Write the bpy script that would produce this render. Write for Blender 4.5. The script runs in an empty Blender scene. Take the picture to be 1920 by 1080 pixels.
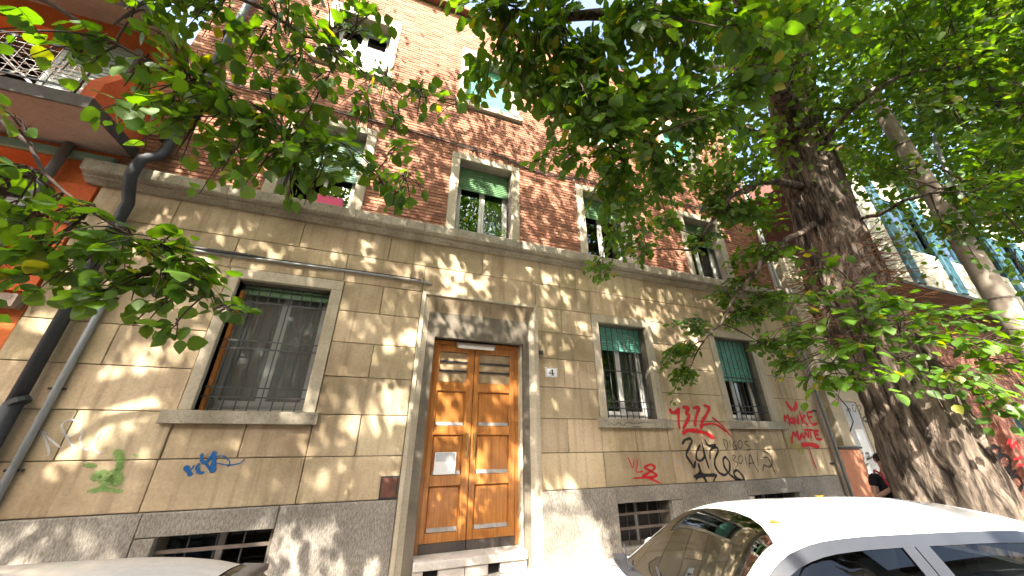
import bpy, bmesh, math, random
import numpy as np
from mathutils import Vector, Matrix

random.seed(7)
rng = np.random.default_rng(11)
scene = bpy.context.scene
COL = scene.collection

# ------------------------------------------------------------------ camera, sky, sun, exposure
CAM = np.array([0.0, -5.0, 1.75])
YAW, PITCH, ROLL, FPX = math.radians(19.399), math.radians(23.515), math.radians(0.247), 622.48
_cy, _sy, _cp, _sp = math.cos(YAW), math.sin(YAW), math.cos(PITCH), math.sin(PITCH)
_F = np.array([_sy * _cp, _cy * _cp, _sp]); _R = np.array([_cy, -_sy, 0.0]); _U = np.cross(_R, _F)
_c, _s = math.cos(ROLL), math.sin(ROLL)
CR, CU, CF = _c * _R + _s * _U, -_s * _R + _c * _U, _F
cam_data = bpy.data.cameras.new('camera')
cam_data.sensor_fit = 'HORIZONTAL'; cam_data.sensor_width = 36.0
cam_data.lens = FPX / 1920 * 36
cam_data.clip_start = 0.05; cam_data.clip_end = 3000
cam = bpy.data.objects.new('camera', cam_data); COL.objects.link(cam)
cam.matrix_world = Matrix(((CR[0], CU[0], -CF[0], CAM[0]), (CR[1], CU[1], -CF[1], CAM[1]),
                           (CR[2], CU[2], -CF[2], CAM[2]), (0, 0, 0, 1)))
scene.camera = cam

SUN = Vector((-0.36, -0.60, 0.72)).normalized()          # towards the sun: up, to the left, behind the viewer
world = bpy.data.worlds.new('World'); scene.world = world; world.use_nodes = True
wn = world.node_tree.nodes; wl = world.node_tree.links
sky = wn.new('ShaderNodeTexSky'); sky.sky_type = 'NISHITA'; sky.sun_disc = False
sky.sun_elevation = math.asin(SUN.z); sky.sun_rotation = math.atan2(SUN.x, SUN.y)
sky.dust_density = 5.0; sky.air_density = 1.0; sky.ozone_density = 1.0
bg = wn.get('Background') or wn.new('ShaderNodeBackground')
wl.new(sky.outputs[0], bg.inputs[0]); bg.inputs[1].default_value = 0.15
sl = bpy.data.lights.new('sun', 'SUN'); sl.energy = 5.0; sl.angle = math.radians(0.53); sl.color = (1.0, 0.93, 0.82)
so = bpy.data.objects.new('sun', sl); COL.objects.link(so); so.location = (-6, -12, 20)
so.rotation_euler = (-SUN).to_track_quat('-Z', 'Y').to_euler()
scene.view_settings.view_transform = 'Standard'; scene.view_settings.look = 'None'
scene.view_settings.gamma = 1.0; scene.view_settings.use_curve_mapping = False
scene.view_settings.exposure = 2.55
scene.render.engine = 'CYCLES'
cy = scene.cycles
cy.use_denoising = True; cy.max_bounces = 7; cy.diffuse_bounces = 4; cy.glossy_bounces = 3
cy.transmission_bounces = 5; cy.transparent_max_bounces = 10; cy.caustics_reflective = False; cy.caustics_refractive = False
cy.sample_clamp_indirect = 6.0

# ------------------------------------------------------------------ survey helper: a sight line of the photograph met with a plane
def ray(px, py):
    return CR * ((px - 960) / FPX) + CU * ((540 - py) / FPX) + CF
def at_y(px, py, y):
    d = ray(px, py); return CAM + d * ((y - CAM[1]) / d[1])
def at_d(px, py, depth):
    return CAM + ray(px, py) * depth
def project(P):
    Q = np.asarray(P) - CAM
    z = Q @ CF
    zz = np.where(np.abs(z) < 1e-6, 1e-6, z)
    return 960 + FPX * (Q @ CR) / zz, 540 - FPX * (Q @ CU) / zz, z

# ------------------------------------------------------------------ object helpers
def obj_of(name, me, parent=None, mat=None):
    o = bpy.data.objects.new(name, me); COL.objects.link(o)
    if parent is not None: o.parent = parent
    if mat is not None and me is not None and not me.materials: me.materials.append(mat)
    return o
def tag(o, label=None, cat=None, group=None, kind=None):
    if label: o['label'] = label
    if cat: o['category'] = cat
    if group: o['group'] = group
    if kind: o['kind'] = kind
    return o
WLOC = {}
def wloc(o):
    p = Vector((0, 0, 0))
    while o is not None:
        p += o.location; o = o.parent
    return p
def thing(name, label, cat, loc=(0, 0, 0), group=None):
    o = bpy.data.objects.new(name, None); COL.objects.link(o); o.location = loc; o.empty_display_size = 0.2
    return tag(o, label, cat, group)
def sub(name, parent, loc=None):
    o = bpy.data.objects.new(name, None); COL.objects.link(o); o.parent = parent; o.empty_display_size = 0.1
    if loc is not None: o.location = Vector(loc) - wloc(parent)
    return o

class MB:
    """collects shapes in world coordinates; build() links them as one mesh object"""
    def __init__(s): s.v = []; s.f = []
    def add(s, vs, fs):
        n = len(s.v); s.v += [tuple(map(float, p)) for p in vs]; s.f += [tuple(i + n for i in f) for f in fs]; return s
    def box(s, x0, x1, y0, y1, z0, z1):
        return s.add([(x0, y0, z0), (x1, y0, z0), (x1, y1, z0), (x0, y1, z0), (x0, y0, z1), (x1, y0, z1), (x1, y1, z1), (x0, y1, z1)],
                     [(0, 3, 2, 1), (4, 5, 6, 7), (0, 1, 5, 4), (1, 2, 6, 5), (2, 3, 7, 6), (3, 0, 4, 7)])
    def stone(s, x0, x1, z0, z1, yf, yb, c=.006, jit=0.0):
        """block facing -y with a chamfered front"""
        j = lambda: random.uniform(-jit, jit)
        a = [(x0, yb, z0), (x1, yb, z0), (x1, yb, z1), (x0, yb, z1)]
        m = [(x0, yf + c, z0), (x1, yf + c, z0), (x1, yf + c, z1), (x0, yf + c, z1)]
        k = [(x0 + c, yf + j(), z0 + c), (x1 - c, yf + j(), z0 + c), (x1 - c, yf + j(), z1 - c), (x0 + c, yf + j(), z1 - c)]
        fs = [(8, 9, 10, 11)]
        for i in range(4):
            q = (i + 1) % 4
            fs += [(i, q, 4 + q, 4 + i), (4 + i, 4 + q, 8 + q, 8 + i)]
        return s.add(a + m + k, fs)
    def prism_x(s, prof, x0, x1):
        n = len(prof)
        vs = [(x0, y, z) for y, z in prof] + [(x1, y, z) for y, z in prof]
        return s.add(vs, [tuple(range(n)), tuple(range(2 * n - 1, n - 1, -1))] + [(i, n + i, n + (i + 1) % n, (i + 1) % n) for i in range(n)])
    def prism_z(s, prof, z0, z1):
        n = len(prof)
        vs = [(x, y, z0) for x, y in prof] + [(x, y, z1) for x, y in prof]
        return s.add(vs, [tuple(range(n - 1, -1, -1)), tuple(range(n, 2 * n))] + [(i, (i + 1) % n, n + (i + 1) % n, n + i) for i in range(n)])
    def tube(s, pts, rad, n=8, cap=True):
        pts = [np.array(p, float) for p in pts]; m = len(pts)
        if not hasattr(rad, '__len__'): rad = [rad] * m
        T = []
        for i in range(m):
            t = pts[min(i + 1, m - 1)] - pts[max(i - 1, 0)]; T.append(t / (np.linalg.norm(t) + 1e-9))
        ref = np.array([0, 0, 1.0]) if abs(T[0][2]) < .9 else np.array([1.0, 0, 0])
        u = np.cross(T[0], ref); u /= np.linalg.norm(u)
        vs = []
        for i in range(m):
            u = u - T[i] * (u @ T[i]); u /= np.linalg.norm(u) + 1e-9; w = np.cross(T[i], u)
            for k in range(n):
                a = 2 * math.pi * k / n; vs.append(pts[i] + (u * math.cos(a) + w * math.sin(a)) * rad[i])
        fs = [(i * n + k, i * n + (k + 1) % n, (i + 1) * n + (k + 1) % n, (i + 1) * n + k) for i in range(m - 1) for k in range(n)]
        if cap: fs += [tuple(range(n - 1, -1, -1)), tuple((m - 1) * n + k for k in range(n))]
        return s.add(vs, fs)
    def grid(s, rows, close=False):
        """rows: list of equally long point lists"""
        n = len(rows[0]); vs = [p for r in rows for p in r]
        fs = [(i * n + k, i * n + k + 1, (i + 1) * n + k + 1, (i + 1) * n + k) for i in range(len(rows) - 1) for k in range(n - 1)]
        return s.add(vs, fs)
    def mesh(s, name, off=(0, 0, 0)):
        me = bpy.data.meshes.new(name)
        me.from_pydata([(p[0] - off[0], p[1] - off[1], p[2] - off[2]) for p in s.v], [], s.f); me.update(); return me
    def build(s, name, mat, parent=None, smooth=False, own=None):
        """own: world position of the object's origin (default: the parent's)"""
        base = wloc(parent) if parent is not None else Vector((0, 0, 0))
        org = Vector(own) if own is not None else (base if parent is not None else Vector((0, 0, 0)))
        me = s.mesh(name, org)
        if smooth: me.polygons.foreach_set('use_smooth', [True] * len(me.polygons))
        o = obj_of(name, me, parent, mat); o.location = org - base
        return o

def wall_holes(mb, x0, x1, z0, z1, y0, y1, holes):
    xs = sorted({x0, x1} | {min(max(h[i], x0), x1) for h in holes for i in (0, 1)})
    zs = sorted({z0, z1} | {min(max(h[i], z0), z1) for h in holes for i in (2, 3)})
    for a, b in zip(zs, zs[1:]):
        run = None
        for p, q in zip(xs, xs[1:]):
            m = ((p + q) / 2, (a + b) / 2)
            solid = not any(h[0] < m[0] < h[1] and h[2] < m[1] < h[3] for h in holes)
            if solid: run = (run[0], q) if run else (p, q)
            if run and (not solid or q == xs[-1]):
                mb.box(run[0], run[1], y0, y1, a, b); run = None
    return mb

# ------------------------------------------------------------------ materials
class NT:
    def __init__(s, name):
        s.m = bpy.data.materials.new(name); s.m.use_nodes = True; s.t = s.m.node_tree; s.t.nodes.clear()
        s.out = s.t.nodes.new('ShaderNodeOutputMaterial')
    def n(s, ty, props=None, **ins):
        k = s.t.nodes.new('ShaderNode' + ty)
        for a, b in (props or {}).items(): setattr(k, a, b)
        for a, b in ins.items():
            key = int(a[1:]) if a[0] == '_' and a[1:].isdigit() else a.replace('_', ' ')
            s.set(k, key, b)
        return k
    def set(s, k, key, b):
        i = k.inputs[key]
        if isinstance(b, bpy.types.NodeSocket): s.t.links.new(b, i)
        elif isinstance(b, bpy.types.Node): s.t.links.new(b.outputs[0], i)
        else:
            if isinstance(b, tuple) and len(b) == 3 and i.type == 'RGBA': b = b + (1.0,)
            i.default_value = b
    def pos(s, sc=(1, 1, 1), rot=(0, 0, 0)):
        g = s.n('NewGeometry')
        return s.n('Mapping', None, Vector=g.outputs['Position'], Scale=sc, Rotation=rot)
    def noise(s, scale, detail=4, vec=None, rough=.55, dist=0.0):
        return s.n('TexNoise', None, Vector=vec if vec is not None else s.pos(), Scale=scale, Detail=detail, Roughness=rough, Distortion=dist).outputs[0]
    def ramp(s, fac, lo, hi, a=0.0, b=1.0):
        k = s.n('MapRange', None, Value=fac, From_Min=lo, From_Max=hi, To_Min=a, To_Max=b); return k.outputs[0]
    def mix(s, fac, a, b, mode='MIX'):
        k = s.t.nodes.new('ShaderNodeMix'); k.data_type = 'RGBA'; k.blend_type = mode
        for key, v in ((0, fac), (6, a), (7, b)): s.set(k, key, v)
        return k.outputs[2]
    def math(s, op, a, b=0.0):
        k = s.t.nodes.new('ShaderNodeMath'); k.operation = op; s.set(k, 0, a); s.set(k, 1, b); return k.outputs[0]
    def rand(s):
        a = s.n('ObjectInfo').outputs['Random']; b = s.n('NewGeometry').outputs['Random Per Island']
        return s.math('FRACT', s.math('ADD', a, s.math('MULTIPLY', b, 7.31)))
    def bump(s, h, strength, dist=.01):
        return s.n('Bump', None, Strength=strength, Distance=dist, Height=h)
    def done(s, sh):
        s.t.links.new(sh.outputs[0] if isinstance(sh, bpy.types.Node) else sh, s.out.inputs[0]); return s.m
    def principled(s, **k): return s.n('BsdfPrincipled', None, **k)

def surf(name, c1, c2, scale=2.0, rough=.85, bump=.15, bscale=70, rnd=0.0, streak=0.0, grime=0.0, hue=0.0, spec=.3, metal=0.0, bdist=.004, speck=0.0, lo=.35, hi=.65):
    N = NT(name)
    col = N.mix(N.ramp(N.noise(scale, 6), lo, hi), c1, c2)
    col = N.mix(1.0, col, N.n('CombineColor', None, Red=(x := N.ramp(N.noise(bscale * .35, 3), .3, .7, .88, 1.1)), Green=x, Blue=x), 'MULTIPLY')
    if rnd:
        r = N.rand(); v = N.ramp(r, 0, 1, 1 - rnd, 1 + rnd)
        h = N.ramp(N.math('FRACT', N.math('MULTIPLY', r, 13.7)), 0, 1, .5 - hue, .5 + hue)
        col = N.n('HueSaturation', None, Hue=h, Saturation=1.0, Value=v, Fac=1.0, Color=col).outputs[0]
    if streak:
        st = N.noise(1.0, 5, N.pos((9, 9, .55)), .6)
        col = N.mix(N.ramp(st, .5, .75, 0, streak), col, (c2[0] * .35, c2[1] * .33, c2[2] * .32), 'MIX')
    if grime:
        gr = N.noise(.9, 8, None, .65, .6)
        col = N.mix(N.ramp(gr, .48, .7, 0, grime), col, (c2[0] * .3, c2[1] * .28, c2[2] * .26), 'MIX')
    if speck:
        sp = N.noise(38, 3, None, .7)
        col = N.mix(N.ramp(sp, .56, .66, 0, speck), col, (.03, .028, .022), 'MIX')
    b = N.bump(N.noise(bscale, 5, None, .65), bump, bdist)
    return N.done(N.principled(Base_Color=col, Roughness=rough, Normal=b, Metallic=metal, Specular_IOR_Level=spec))

def paint(name, c, rough=.4, spec=.5, metal=0.0, coat=0.0, var=.06, bump=0.0):
    N = NT(name)
    v = N.ramp(N.noise(6, 4), .3, .7, 1 - var, 1 + var)
    col = N.mix(1.0, c, N.n('CombineColor', None, Red=v, Green=v, Blue=v), 'MULTIPLY')
    k = dict(Base_Color=col, Roughness=N.ramp(N.noise(25, 4), .3, .7, rough * .85, rough * 1.15), Specular_IOR_Level=spec, Metallic=metal, Coat_Weight=coat, Coat_Roughness=.04)
    if bump: k['Normal'] = N.bump(N.noise(90, 4), bump, .003)
    return N.done(N.principled(**k))

def glass(name, tint=(.75, .8, .78), refl=.12, fres=1.2, gcol=(.95, .97, 1.0)):
    N = NT(name)
    fr = N.n('Fresnel', None, IOR=1.5)
    fac = N.math('MINIMUM', N.math('ADD', N.math('MULTIPLY', fr.outputs[0], fres), refl), 1.0)
    nb = N.bump(N.noise(1.6, 2), .03, .05)
    mx = N.n('MixShader', None, _0=fac, _1=N.n('BsdfTransparent', None, Color=tint), _2=N.n('BsdfGlossy', None, Color=gcol, Roughness=.015, Normal=nb))
    return N.done(mx)

M = {}
M['ashlar'] = surf('ashlar_stone', (.53, .42, .27), (.37, .28, .165), .9, .86, .22, 95, rnd=.19, hue=.006, streak=.58, grime=.46)
M['trim'] = surf('trim_stone', (.50, .435, .325), (.40, .34, .24), 1.4, .82, .14, 110, rnd=.06, streak=.22, grime=.12)
M['hood'] = surf('shaded_hood_stone', (.33, .26, .17), (.22, .165, .10), 1.4, .85, .14, 110, streak=.75, grime=.2)  # trim stone darkened: down-facing shade put into the colour, plus dark streaks
M['cornice'] = surf('cornice_stone', (.42, .37, .28), (.27, .23, .165), 2.2, .9, .35, 70, rnd=.08, streak=.3, grime=.5, speck=.5)
M['plinth'] = None
M['core'] = surf('wall_core', (.17, .145, .11), (.11, .095, .07), 3)
M['mortar'] = surf('mortar', (.34, .29, .24), (.25, .20, .16), 5, .95, .3, 160)
M['interior'] = surf('dark_interior', (.035, .032, .03), (.02, .018, .017), 2)  # darkness of unlit rooms put into the wall colour
def m_plinth():
    N = NT('bush_hammered_granite')
    col = N.mix(N.ramp(N.noise(1.3, 6), .35, .65), (.46, .42, .36), (.30, .27, .225))
    ch = N.noise(1.0, 6, N.pos((70, 30, 22), (0, .5, 0)), .75)
    col = N.mix(N.ramp(ch, .42, .62), N.mix(1.0, col, (.48, .46, .44), 'MULTIPLY'), col)
    col = N.mix(N.ramp(N.noise(.8, 8, None, .65), .5, .68, 0, .45), col, (.075, .068, .056))
    return N.done(N.principled(Base_Color=col, Roughness=.9, Normal=N.bump(ch, .8, .012), Specular_IOR_Level=.3))
M['plinth'] = m_plinth()
def m_brick():
    N = NT('brick')
    r = N.rand()
    cr = N.t.nodes.new('ShaderNodeValToRGB'); N.t.links.new(r, cr.inputs[0])
    e = cr.color_ramp.elements
    e[0].position = 0; e[0].color = (.15, .055, .033, 1); e[1].position = 1; e[1].color = (.40, .19, .115, 1)
    for p, c in ((.25, (.25, .092, .053, 1)), (.55, (.31, .125, .073, 1)), (.8, (.345, .15, .088, 1))):
        x = e.new(p); x.color = c
    col = N.mix(N.ramp(N.noise(60, 4), .3, .75, 0, .5), cr.outputs[0], (.42, .24, .16))
    col = N.mix(N.ramp(N.noise(.7, 6), .5, .75, 0, .35), col, (.12, .07, .05))
    return N.done(N.principled(Base_Color=col, Roughness=.9, Normal=N.bump(N.noise(140, 4), .5, .004), Specular_IOR_Level=.25))
M['brick'] = m_brick()
def m_wood(name, c1, c2, rough=.32, scale=(26, 26, 1.6)):
    N = NT(name)
    w = N.noise(1.0, 6, N.pos(scale), .6, 1.2)
    col = N.mix(N.ramp(w, .35, .68), c1, c2)
    col = N.mix(N.ramp(N.noise(3.2, 5), .5, .75, 0, .55), col, (c2[0] * .45, c2[1] * .4, c2[2] * .4))
    col = N.mix(N.ramp(N.rand(), 0, 1, 0, .3), col, c2)
    return N.done(N.principled(Base_Color=col, Roughness=rough, Normal=N.bump(w, .12, .003), Specular_IOR_Level=.4, Coat_Weight=.15, Coat_Roughness=.25))
M['door_wood'] = m_wood('varnished_door_wood', (.50, .215, .055), (.29, .105, .024))
M['frame_wood'] = m_wood('orange_window_wood', (.55, .22, .05), (.40, .14, .03))
M['white_sash'] = paint('white_sash', (.62, .61, .56), .45)
M['slat_teal'] = paint('teal_slats', (.15, .42, .33), .42, var=.14)
M['slat_green'] = paint('olive_slats', (.12, .24, .11), .45, var=.16)
M['slat_pale'] = paint('pale_green_slats', (.20, .34, .26), .45, var=.14)
M['iron'] = paint('dark_iron', (.035, .035, .034), .55, var=.2)
M['rust_iron'] = paint('dull_rusty_iron', (.13, .10, .08), .7, var=.3)
M['black_pipe'] = paint('black_drainpipe', (.028, .03, .033), .62, var=.2)
M['grey_pipe'] = paint('grey_pipe', (.22, .235, .235), .45, var=.15)
M['blue_pipe'] = paint('slate_blue_pipe', (.14, .16, .18), .45, var=.15)
M['metal'] = paint('brushed_metal', (.55, .53, .49), .35, metal=.8)
M['brass'] = paint('brass', (.62, .45, .2), .3, metal=1.0)
M['marble'] = surf('white_marble', (.62, .58, .52), (.46, .42, .37), 3, .6, .08, 90, grime=.35)
M['hole_shade'] = surf('hole_shade', (.012, .012, .012), (.008, .008, .008))  # shade inside the step holes, put into the colour
M['dust'] = surf('dusty_ledge', (.34, .32, .30), (.24, .22, .2), 6)
M['paper'] = paint('white_paper', (.82, .82, .80), .7, var=.04)
M['ink'] = paint('printed_grey', (.45, .46, .47), .7)
M['lamp_cover'] = paint('lamp_cover', (.72, .72, .66), .25)
M['glass'] = glass('window_glass', (.8, .85, .82), .05)
M['frost'] = paint('frosted_amber_glass', (.36, .27, .16), .2, var=.3)
M['curtain'] = surf('grey_curtain', (.52, .55, .50), (.40, .43, .39), 3)
M['white_curtain'] = surf('white_curtain', (.6, .6, .56), (.45, .46, .43), 3)
M['box_paint'] = surf('rusty_letterbox', (.16, .065, .04), (.09, .04, .028), 9, .6)
M['orange'] = surf('orange_plaster', (.62, .135, .04), (.50, .10, .03), 1.2, .9, .1, 70, grime=.15)
M['orange2'] = surf('deep_orange_plaster', (.62, .17, .045), (.5, .12, .03), 1.2, .9, .1, 70)
M['concrete'] = surf('balcony_concrete', (.36, .28, .225), (.28, .21, .165), 1.2, .9, .12, 70, grime=.2)
M['fascia'] = surf('balcony_fascia', (.10, .085, .07), (.06, .05, .045), 3, .8, .1, 70, speck=.2)
M['rooftile'] = surf('roof_edge', (.22, .09, .065), (.13, .06, .05), 4)
M['eave'] = surf('eave_boards', (.34, .29, .225), (.26, .22, .17), 3)
M['grey_shutter'] = paint('grey_green_shutter', (.30, .34, .32), .5)
M['asphalt'] = surf('asphalt', (.055, .054, .052), (.038, .037, .036), 1.5, .9, .5, 160)
M['paving'] = surf('paving_stone', (.26, .24, .215), (.19, .175, .155), 2, .85, .2, 90, rnd=.12, grime=.3)
M['kerb'] = surf('granite_kerb', (.33, .32, .30), (.25, .24, .225), 4, .8, .2, 120)
M['plaster'] = surf('beige_plaster', (.50, .43, .31), (.42, .35, .24), 1.0, .9, .1, 80, grime=.2)
M['terracotta'] = surf('terracotta_dado', (.44, .20, .115), (.36, .155, .09), 1.5, .9, .1, 80, grime=.2)
M['white_wall'] = surf('poster_white', (.58, .57, .55), (.45, .44, .43), 5, .8)
M['brickred'] = surf('red_brick_far', (.30, .13, .09), (.22, .09, .06), 6, .9, .2, 60, rnd=.2)
M['teal'] = paint('teal_bars', (.018, .07, .095), .45)
M['panel'] = surf('cream_panel', (.55, .50, .40), (.47, .42, .33), 1.5, .85)
M['jetty'] = surf('brown_soffit', (.24, .15, .10), (.17, .11, .075), 2)
M['pink'] = paint('pink_plastic', (.72, .05, .16), .35)
M['soil'] = surf('soil', (.05, .035, .025), (.03, .02, .015), 9)
M['pole'] = surf('beige_pole', (.33, .275, .215), (.26, .215, .165), 2.5, .7, .15, 70, streak=.2, speck=.15)
def spray(name, c, dens=1.0):
    N = NT(name)
    a = N.n('Attribute', {'attribute_name': 'soft'}).outputs['Fac']
    f = N.math('MULTIPLY', N.ramp(N.math('ADD', a, N.math('MULTIPLY', N.math('SUBTRACT', N.noise(45, 4), .5), .7)), .12, .5), dens)
    k = N.principled(Base_Color=c, Roughness=.6, Specular_IOR_Level=.3)
    return N.done(N.n('MixShader', None, _0=f, _1=N.n('BsdfTransparent'), _2=k))
M['sp_red'] = spray('red_spray_paint', (.55, .012, .018), .93)
M['sp_black'] = spray('black_spray_paint', (.012, .011, .012), .95)
M['sp_blue'] = spray('blue_spray_paint', (.006, .085, .25), .95)
M['sp_green'] = spray('green_spray_paint', (.12, .33, .05), .55)
M['sp_white'] = spray('white_spray_paint', (.6, .6, .58), .5)
M['sp_yellow'] = spray('yellow_spray_paint', (.55, .45, .06), .4)
M['sp_dark'] = spray('dark_marker', (.03, .03, .03), .7)
def m_leaf(name, ca, cb, cc, trans=.42):
    N = NT(name)
    r = N.rand()
    cr = N.t.nodes.new('ShaderNodeValToRGB'); N.t.links.new(r, cr.inputs[0]); e = cr.color_ramp.elements
    e[0].position = 0; e[0].color = ca + (1,); e[1].position = 1; e[1].color = cc + (1,)
    x = e.new(.55); x.color = cb + (1,); x = e.new(.93); x.color = cb + (1,)
    col = cr.outputs[0]
    d = N.principled(Base_Color=col, Roughness=.42, Specular_IOR_Level=.45)
    tc = N.n('HueSaturation', None, Hue=.485, Saturation=1.15, Value=1.9, Fac=1.0, Color=col).outputs[0]
    t = N.n('BsdfTranslucent', None, Color=tc)
    return N.done(N.n('MixShader', None, _0=trans, _1=d, _2=t))
M['leaf'] = m_leaf('linden_leaf', (.046, .11, .015), (.09, .178, .024), (.28, .25, .03), .46)
M['leaf_far'] = m_leaf('far_leaf', (.050, .115, .016), (.10, .18, .026), (.20, .22, .035), .48)
M['leaf_yellow'] = m_leaf('fallen_yellow_leaf', (.5, .3, .03), (.55, .36, .04), (.45, .25, .03), .2)
def m_bark():
    N = NT('fissured_bark')
    v = N.pos((9, 9, 1.7))
    w = N.n('TexNoise', None, Vector=v, Scale=1.0, Detail=7, Roughness=.62, Distortion=1.1).outputs[0]
    h = N.math('ADD', N.math('MULTIPLY', w, .8), N.math('MULTIPLY', N.noise(1.0, 5, N.pos((38, 38, 7)), .7), .25))
    col = N.mix(N.ramp(h, .44, .64), (.022, .016, .012), (.25, .195, .148))
    col = N.mix(N.ramp(N.noise(1.5, 5), .45, .7, 0, .35), col, (.13, .105, .082))
    return N.done(N.principled(Base_Color=col, Roughness=.95, Normal=N.bump(h, 1.0, .09), Specular_IOR_Level=.2))
M['bark'] = m_bark()
M['twig'] = surf('twig_bark', (.075, .052, .036), (.045, .032, .024), 8)
M['dead_twig'] = surf('reddish_twigs', (.22, .10, .045), (.12, .055, .03), 8)
M['car_white'] = paint('white_car_paint', (.74, .76, .78), .22, coat=.7, var=.015)
M['car_silver'] = paint('silver_car_paint', (.17, .17, .172), .38, metal=.35, coat=.6, var=.02)
M['car_trim'] = paint('black_car_trim', (.028, .03, .035), .35, var=.05)
M['car_glass'] = glass('car_glass', (.14, .155, .16), .02, .75, (.46, .47, .48))
M['rubber'] = paint('tyre_rubber', (.02, .02, .02), .8)
M['rim'] = paint('alloy_rim', (.4, .4, .41), .3, metal=.9)
M['car_inner'] = surf('car_interior', (.05, .05, .052), (.035, .035, .036), 3)
M['red_lens'] = paint('red_lens', (.4, .01, .012), .15, coat=1)
M['lens'] = paint('clear_lens', (.6, .62, .65), .12, coat=1)
M['skin'] = surf('skin', (.50, .30, .21), (.44, .25, .17), 8, .5, .05)
M['hair'] = surf('dark_hair', (.025, .018, .014), (.015, .011, .009), 30, .6, .5, 120)
M['black_cloth'] = surf('black_cotton', (.014, .014, .016), (.01, .01, .011), 6, .9, .2, 140)
M['denim'] = surf('dark_denim', (.04, .05, .075), (.03, .036, .055), 6, .9, .2, 140)
M['red_strap'] = paint('red_strap', (.45, .02, .03), .6)
# ------------------------------------------------------------------ ground
ROAD, PAVE, KERB_Y = -0.22, -0.07, -1.25
mb = MB(); mb.add([(-400, -400, ROAD), (400, -400, ROAD), (400, 400, ROAD), (-400, 400, ROAD)], [(0, 1, 2, 3)])
tag(mb.build('road', M['asphalt']), kind='structure')
mb = MB().box(-60, 60, KERB_Y + .16, 0.4, ROAD, PAVE - .03)
pav = tag(mb.build('pavement', M['core']), kind='structure')
slab = None
for i in range(-10, 24):
    for j in range(2):
        x0 = i * .6; y0 = KERB_Y + .165 + j * .54
        if slab is None:
            slab = MB().box(.004, .596, .004, .536, -.03, 0).mesh('paving_slab'); slab.materials.append(M['paving'])
        o = obj_of('paving_slab', slab, pav); o.location = (x0, y0, PAVE + random.uniform(-.002, .002))
for i in range(-8, 16):
    MB().box(i * 1.0 + .003, i * 1.0 + .997, KERB_Y, KERB_Y + .158, ROAD - .05, PAVE + .002).build('kerb_stone', M['kerb'], pav)

# ------------------------------------------------------------------ the apartment building
XL, XR, ZTOP, DEEP = -3.88, 8.75, 11.24, 9.0
bld = thing('apartment_building', 'three-storey brick apartment building with a beige stone ground floor and wooden double door', 'building', (2.4, 0, PAVE))
LWx, LWz = (-2.10, -0.99), (1.97, 3.62)
G = [dict(x=(-2.10, -.99), o=(-2.22, -.845)), dict(x=(3.44, 4.50), o=(3.30, 4.63)), dict(x=(6.25, 7.35), o=(6.10, 7.50))]
CX = [-1.533, 1.213, 3.92, 6.71]
HW, HO = .53, .693
holes_g = [(g['x'][0], g['x'][1], 1.97, 3.62) for g in G] + [(.535, 1.985, PAVE - .1, 3.09), (-2.0, -1.02, .28, .77), (3.46, 4.45, .23, .77), (6.27, 7.4, .25, .75)]
holes_b = [(c - HW, c + HW, 4.93, 6.65) for c in CX] + [(c - HW, c + HW, 8.24, 9.82) for c in CX]
core = MB()
wall_holes(core, XL + .004, XR - .004, PAVE - .15, 4.70, .055, .42, holes_g)
ash = core.build('ashlar_wall', M['core'], bld)
mb = MB(); wall_holes(mb, XL, XR, 4.70, ZTOP, .0125, .42, holes_b)
brw = mb.build('brick_wall', M['mortar'], bld)
mb = MB()
mb.box(XL + .01, XR - .01, DEEP - .3, DEEP, PAVE - .1, ZTOP - .02); mb.box(XL + .002, XL + .3, .43, DEEP - .3, PAVE - .1, ZTOP - .01); mb.box(XR - .3, XR - .002, .43, DEEP - .3, PAVE - .1, ZTOP - .01)
mb.build('side_wall', M['brickred'], bld)
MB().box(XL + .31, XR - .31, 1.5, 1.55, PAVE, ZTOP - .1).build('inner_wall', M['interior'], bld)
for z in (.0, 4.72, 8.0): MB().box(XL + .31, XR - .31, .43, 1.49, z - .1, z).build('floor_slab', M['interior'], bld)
# roof edge
rf = MB().prism_x([(-.16, ZTOP + .0), (-.16, ZTOP + .09), (DEEP, ZTOP + 1.2), (DEEP, ZTOP + .05), (.42, ZTOP + .02)], XL - .05, XR + .05).build('roof', M['rooftile'], bld)
# ---- ashlar blocks
J = .004
def block(x0, x1, z0, z1, yf=0.0, mat='ashlar', parent=ash, name='stone', yb=.056):
    o = MB().stone(x0 + J, x1 - J, z0 + J, z1 - J, yf + random.uniform(-.002, .002), yb, .006, .001).build(name, M[mat], parent, own=((x0 + x1) / 2, 0, (z0 + z1) / 2))
    return o
ZR = [.99, 1.47, 1.95, 2.42, 2.88, 3.33, 3.77, 4.22, 4.68]
fields = [(-3.88, -2.225, -3.05), (-.84, .27, -.30), (2.224, 3.295, 2.69), (4.635, 6.095, 5.36), (7.505, 8.75, 8.12)]
for r in range(6):
    for (a, b, m) in fields:
        for p, q in ([(a, m), (m, b)] if r % 2 else [(a, b)]): block(p, q, ZR[r], ZR[r + 1])
for a, b in zip(*(lambda l: (l, l[1:]))([-3.88, -2.26, -.87, .27, 2.2, 3.33, 4.63, 6.1, 7.5, 8.75])): block(a, b, ZR[6], ZR[7])
for a, b in zip(*(lambda l: (l, l[1:]))([-3.88, -3.05, -1.54, -.31, 1.22, 2.70, 4.65, 5.7, 7.0, 8.75])): block(a, b, ZR[7], ZR[8])
for g in G:
    a, b = g['o']; m = (a + b) / 2
    block(a - .004, b + .004, .99, 1.47); block(a - .004, m, 1.47, 1.83, .022); block(m, b + .004, 1.47, 1.83, .022)
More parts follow.
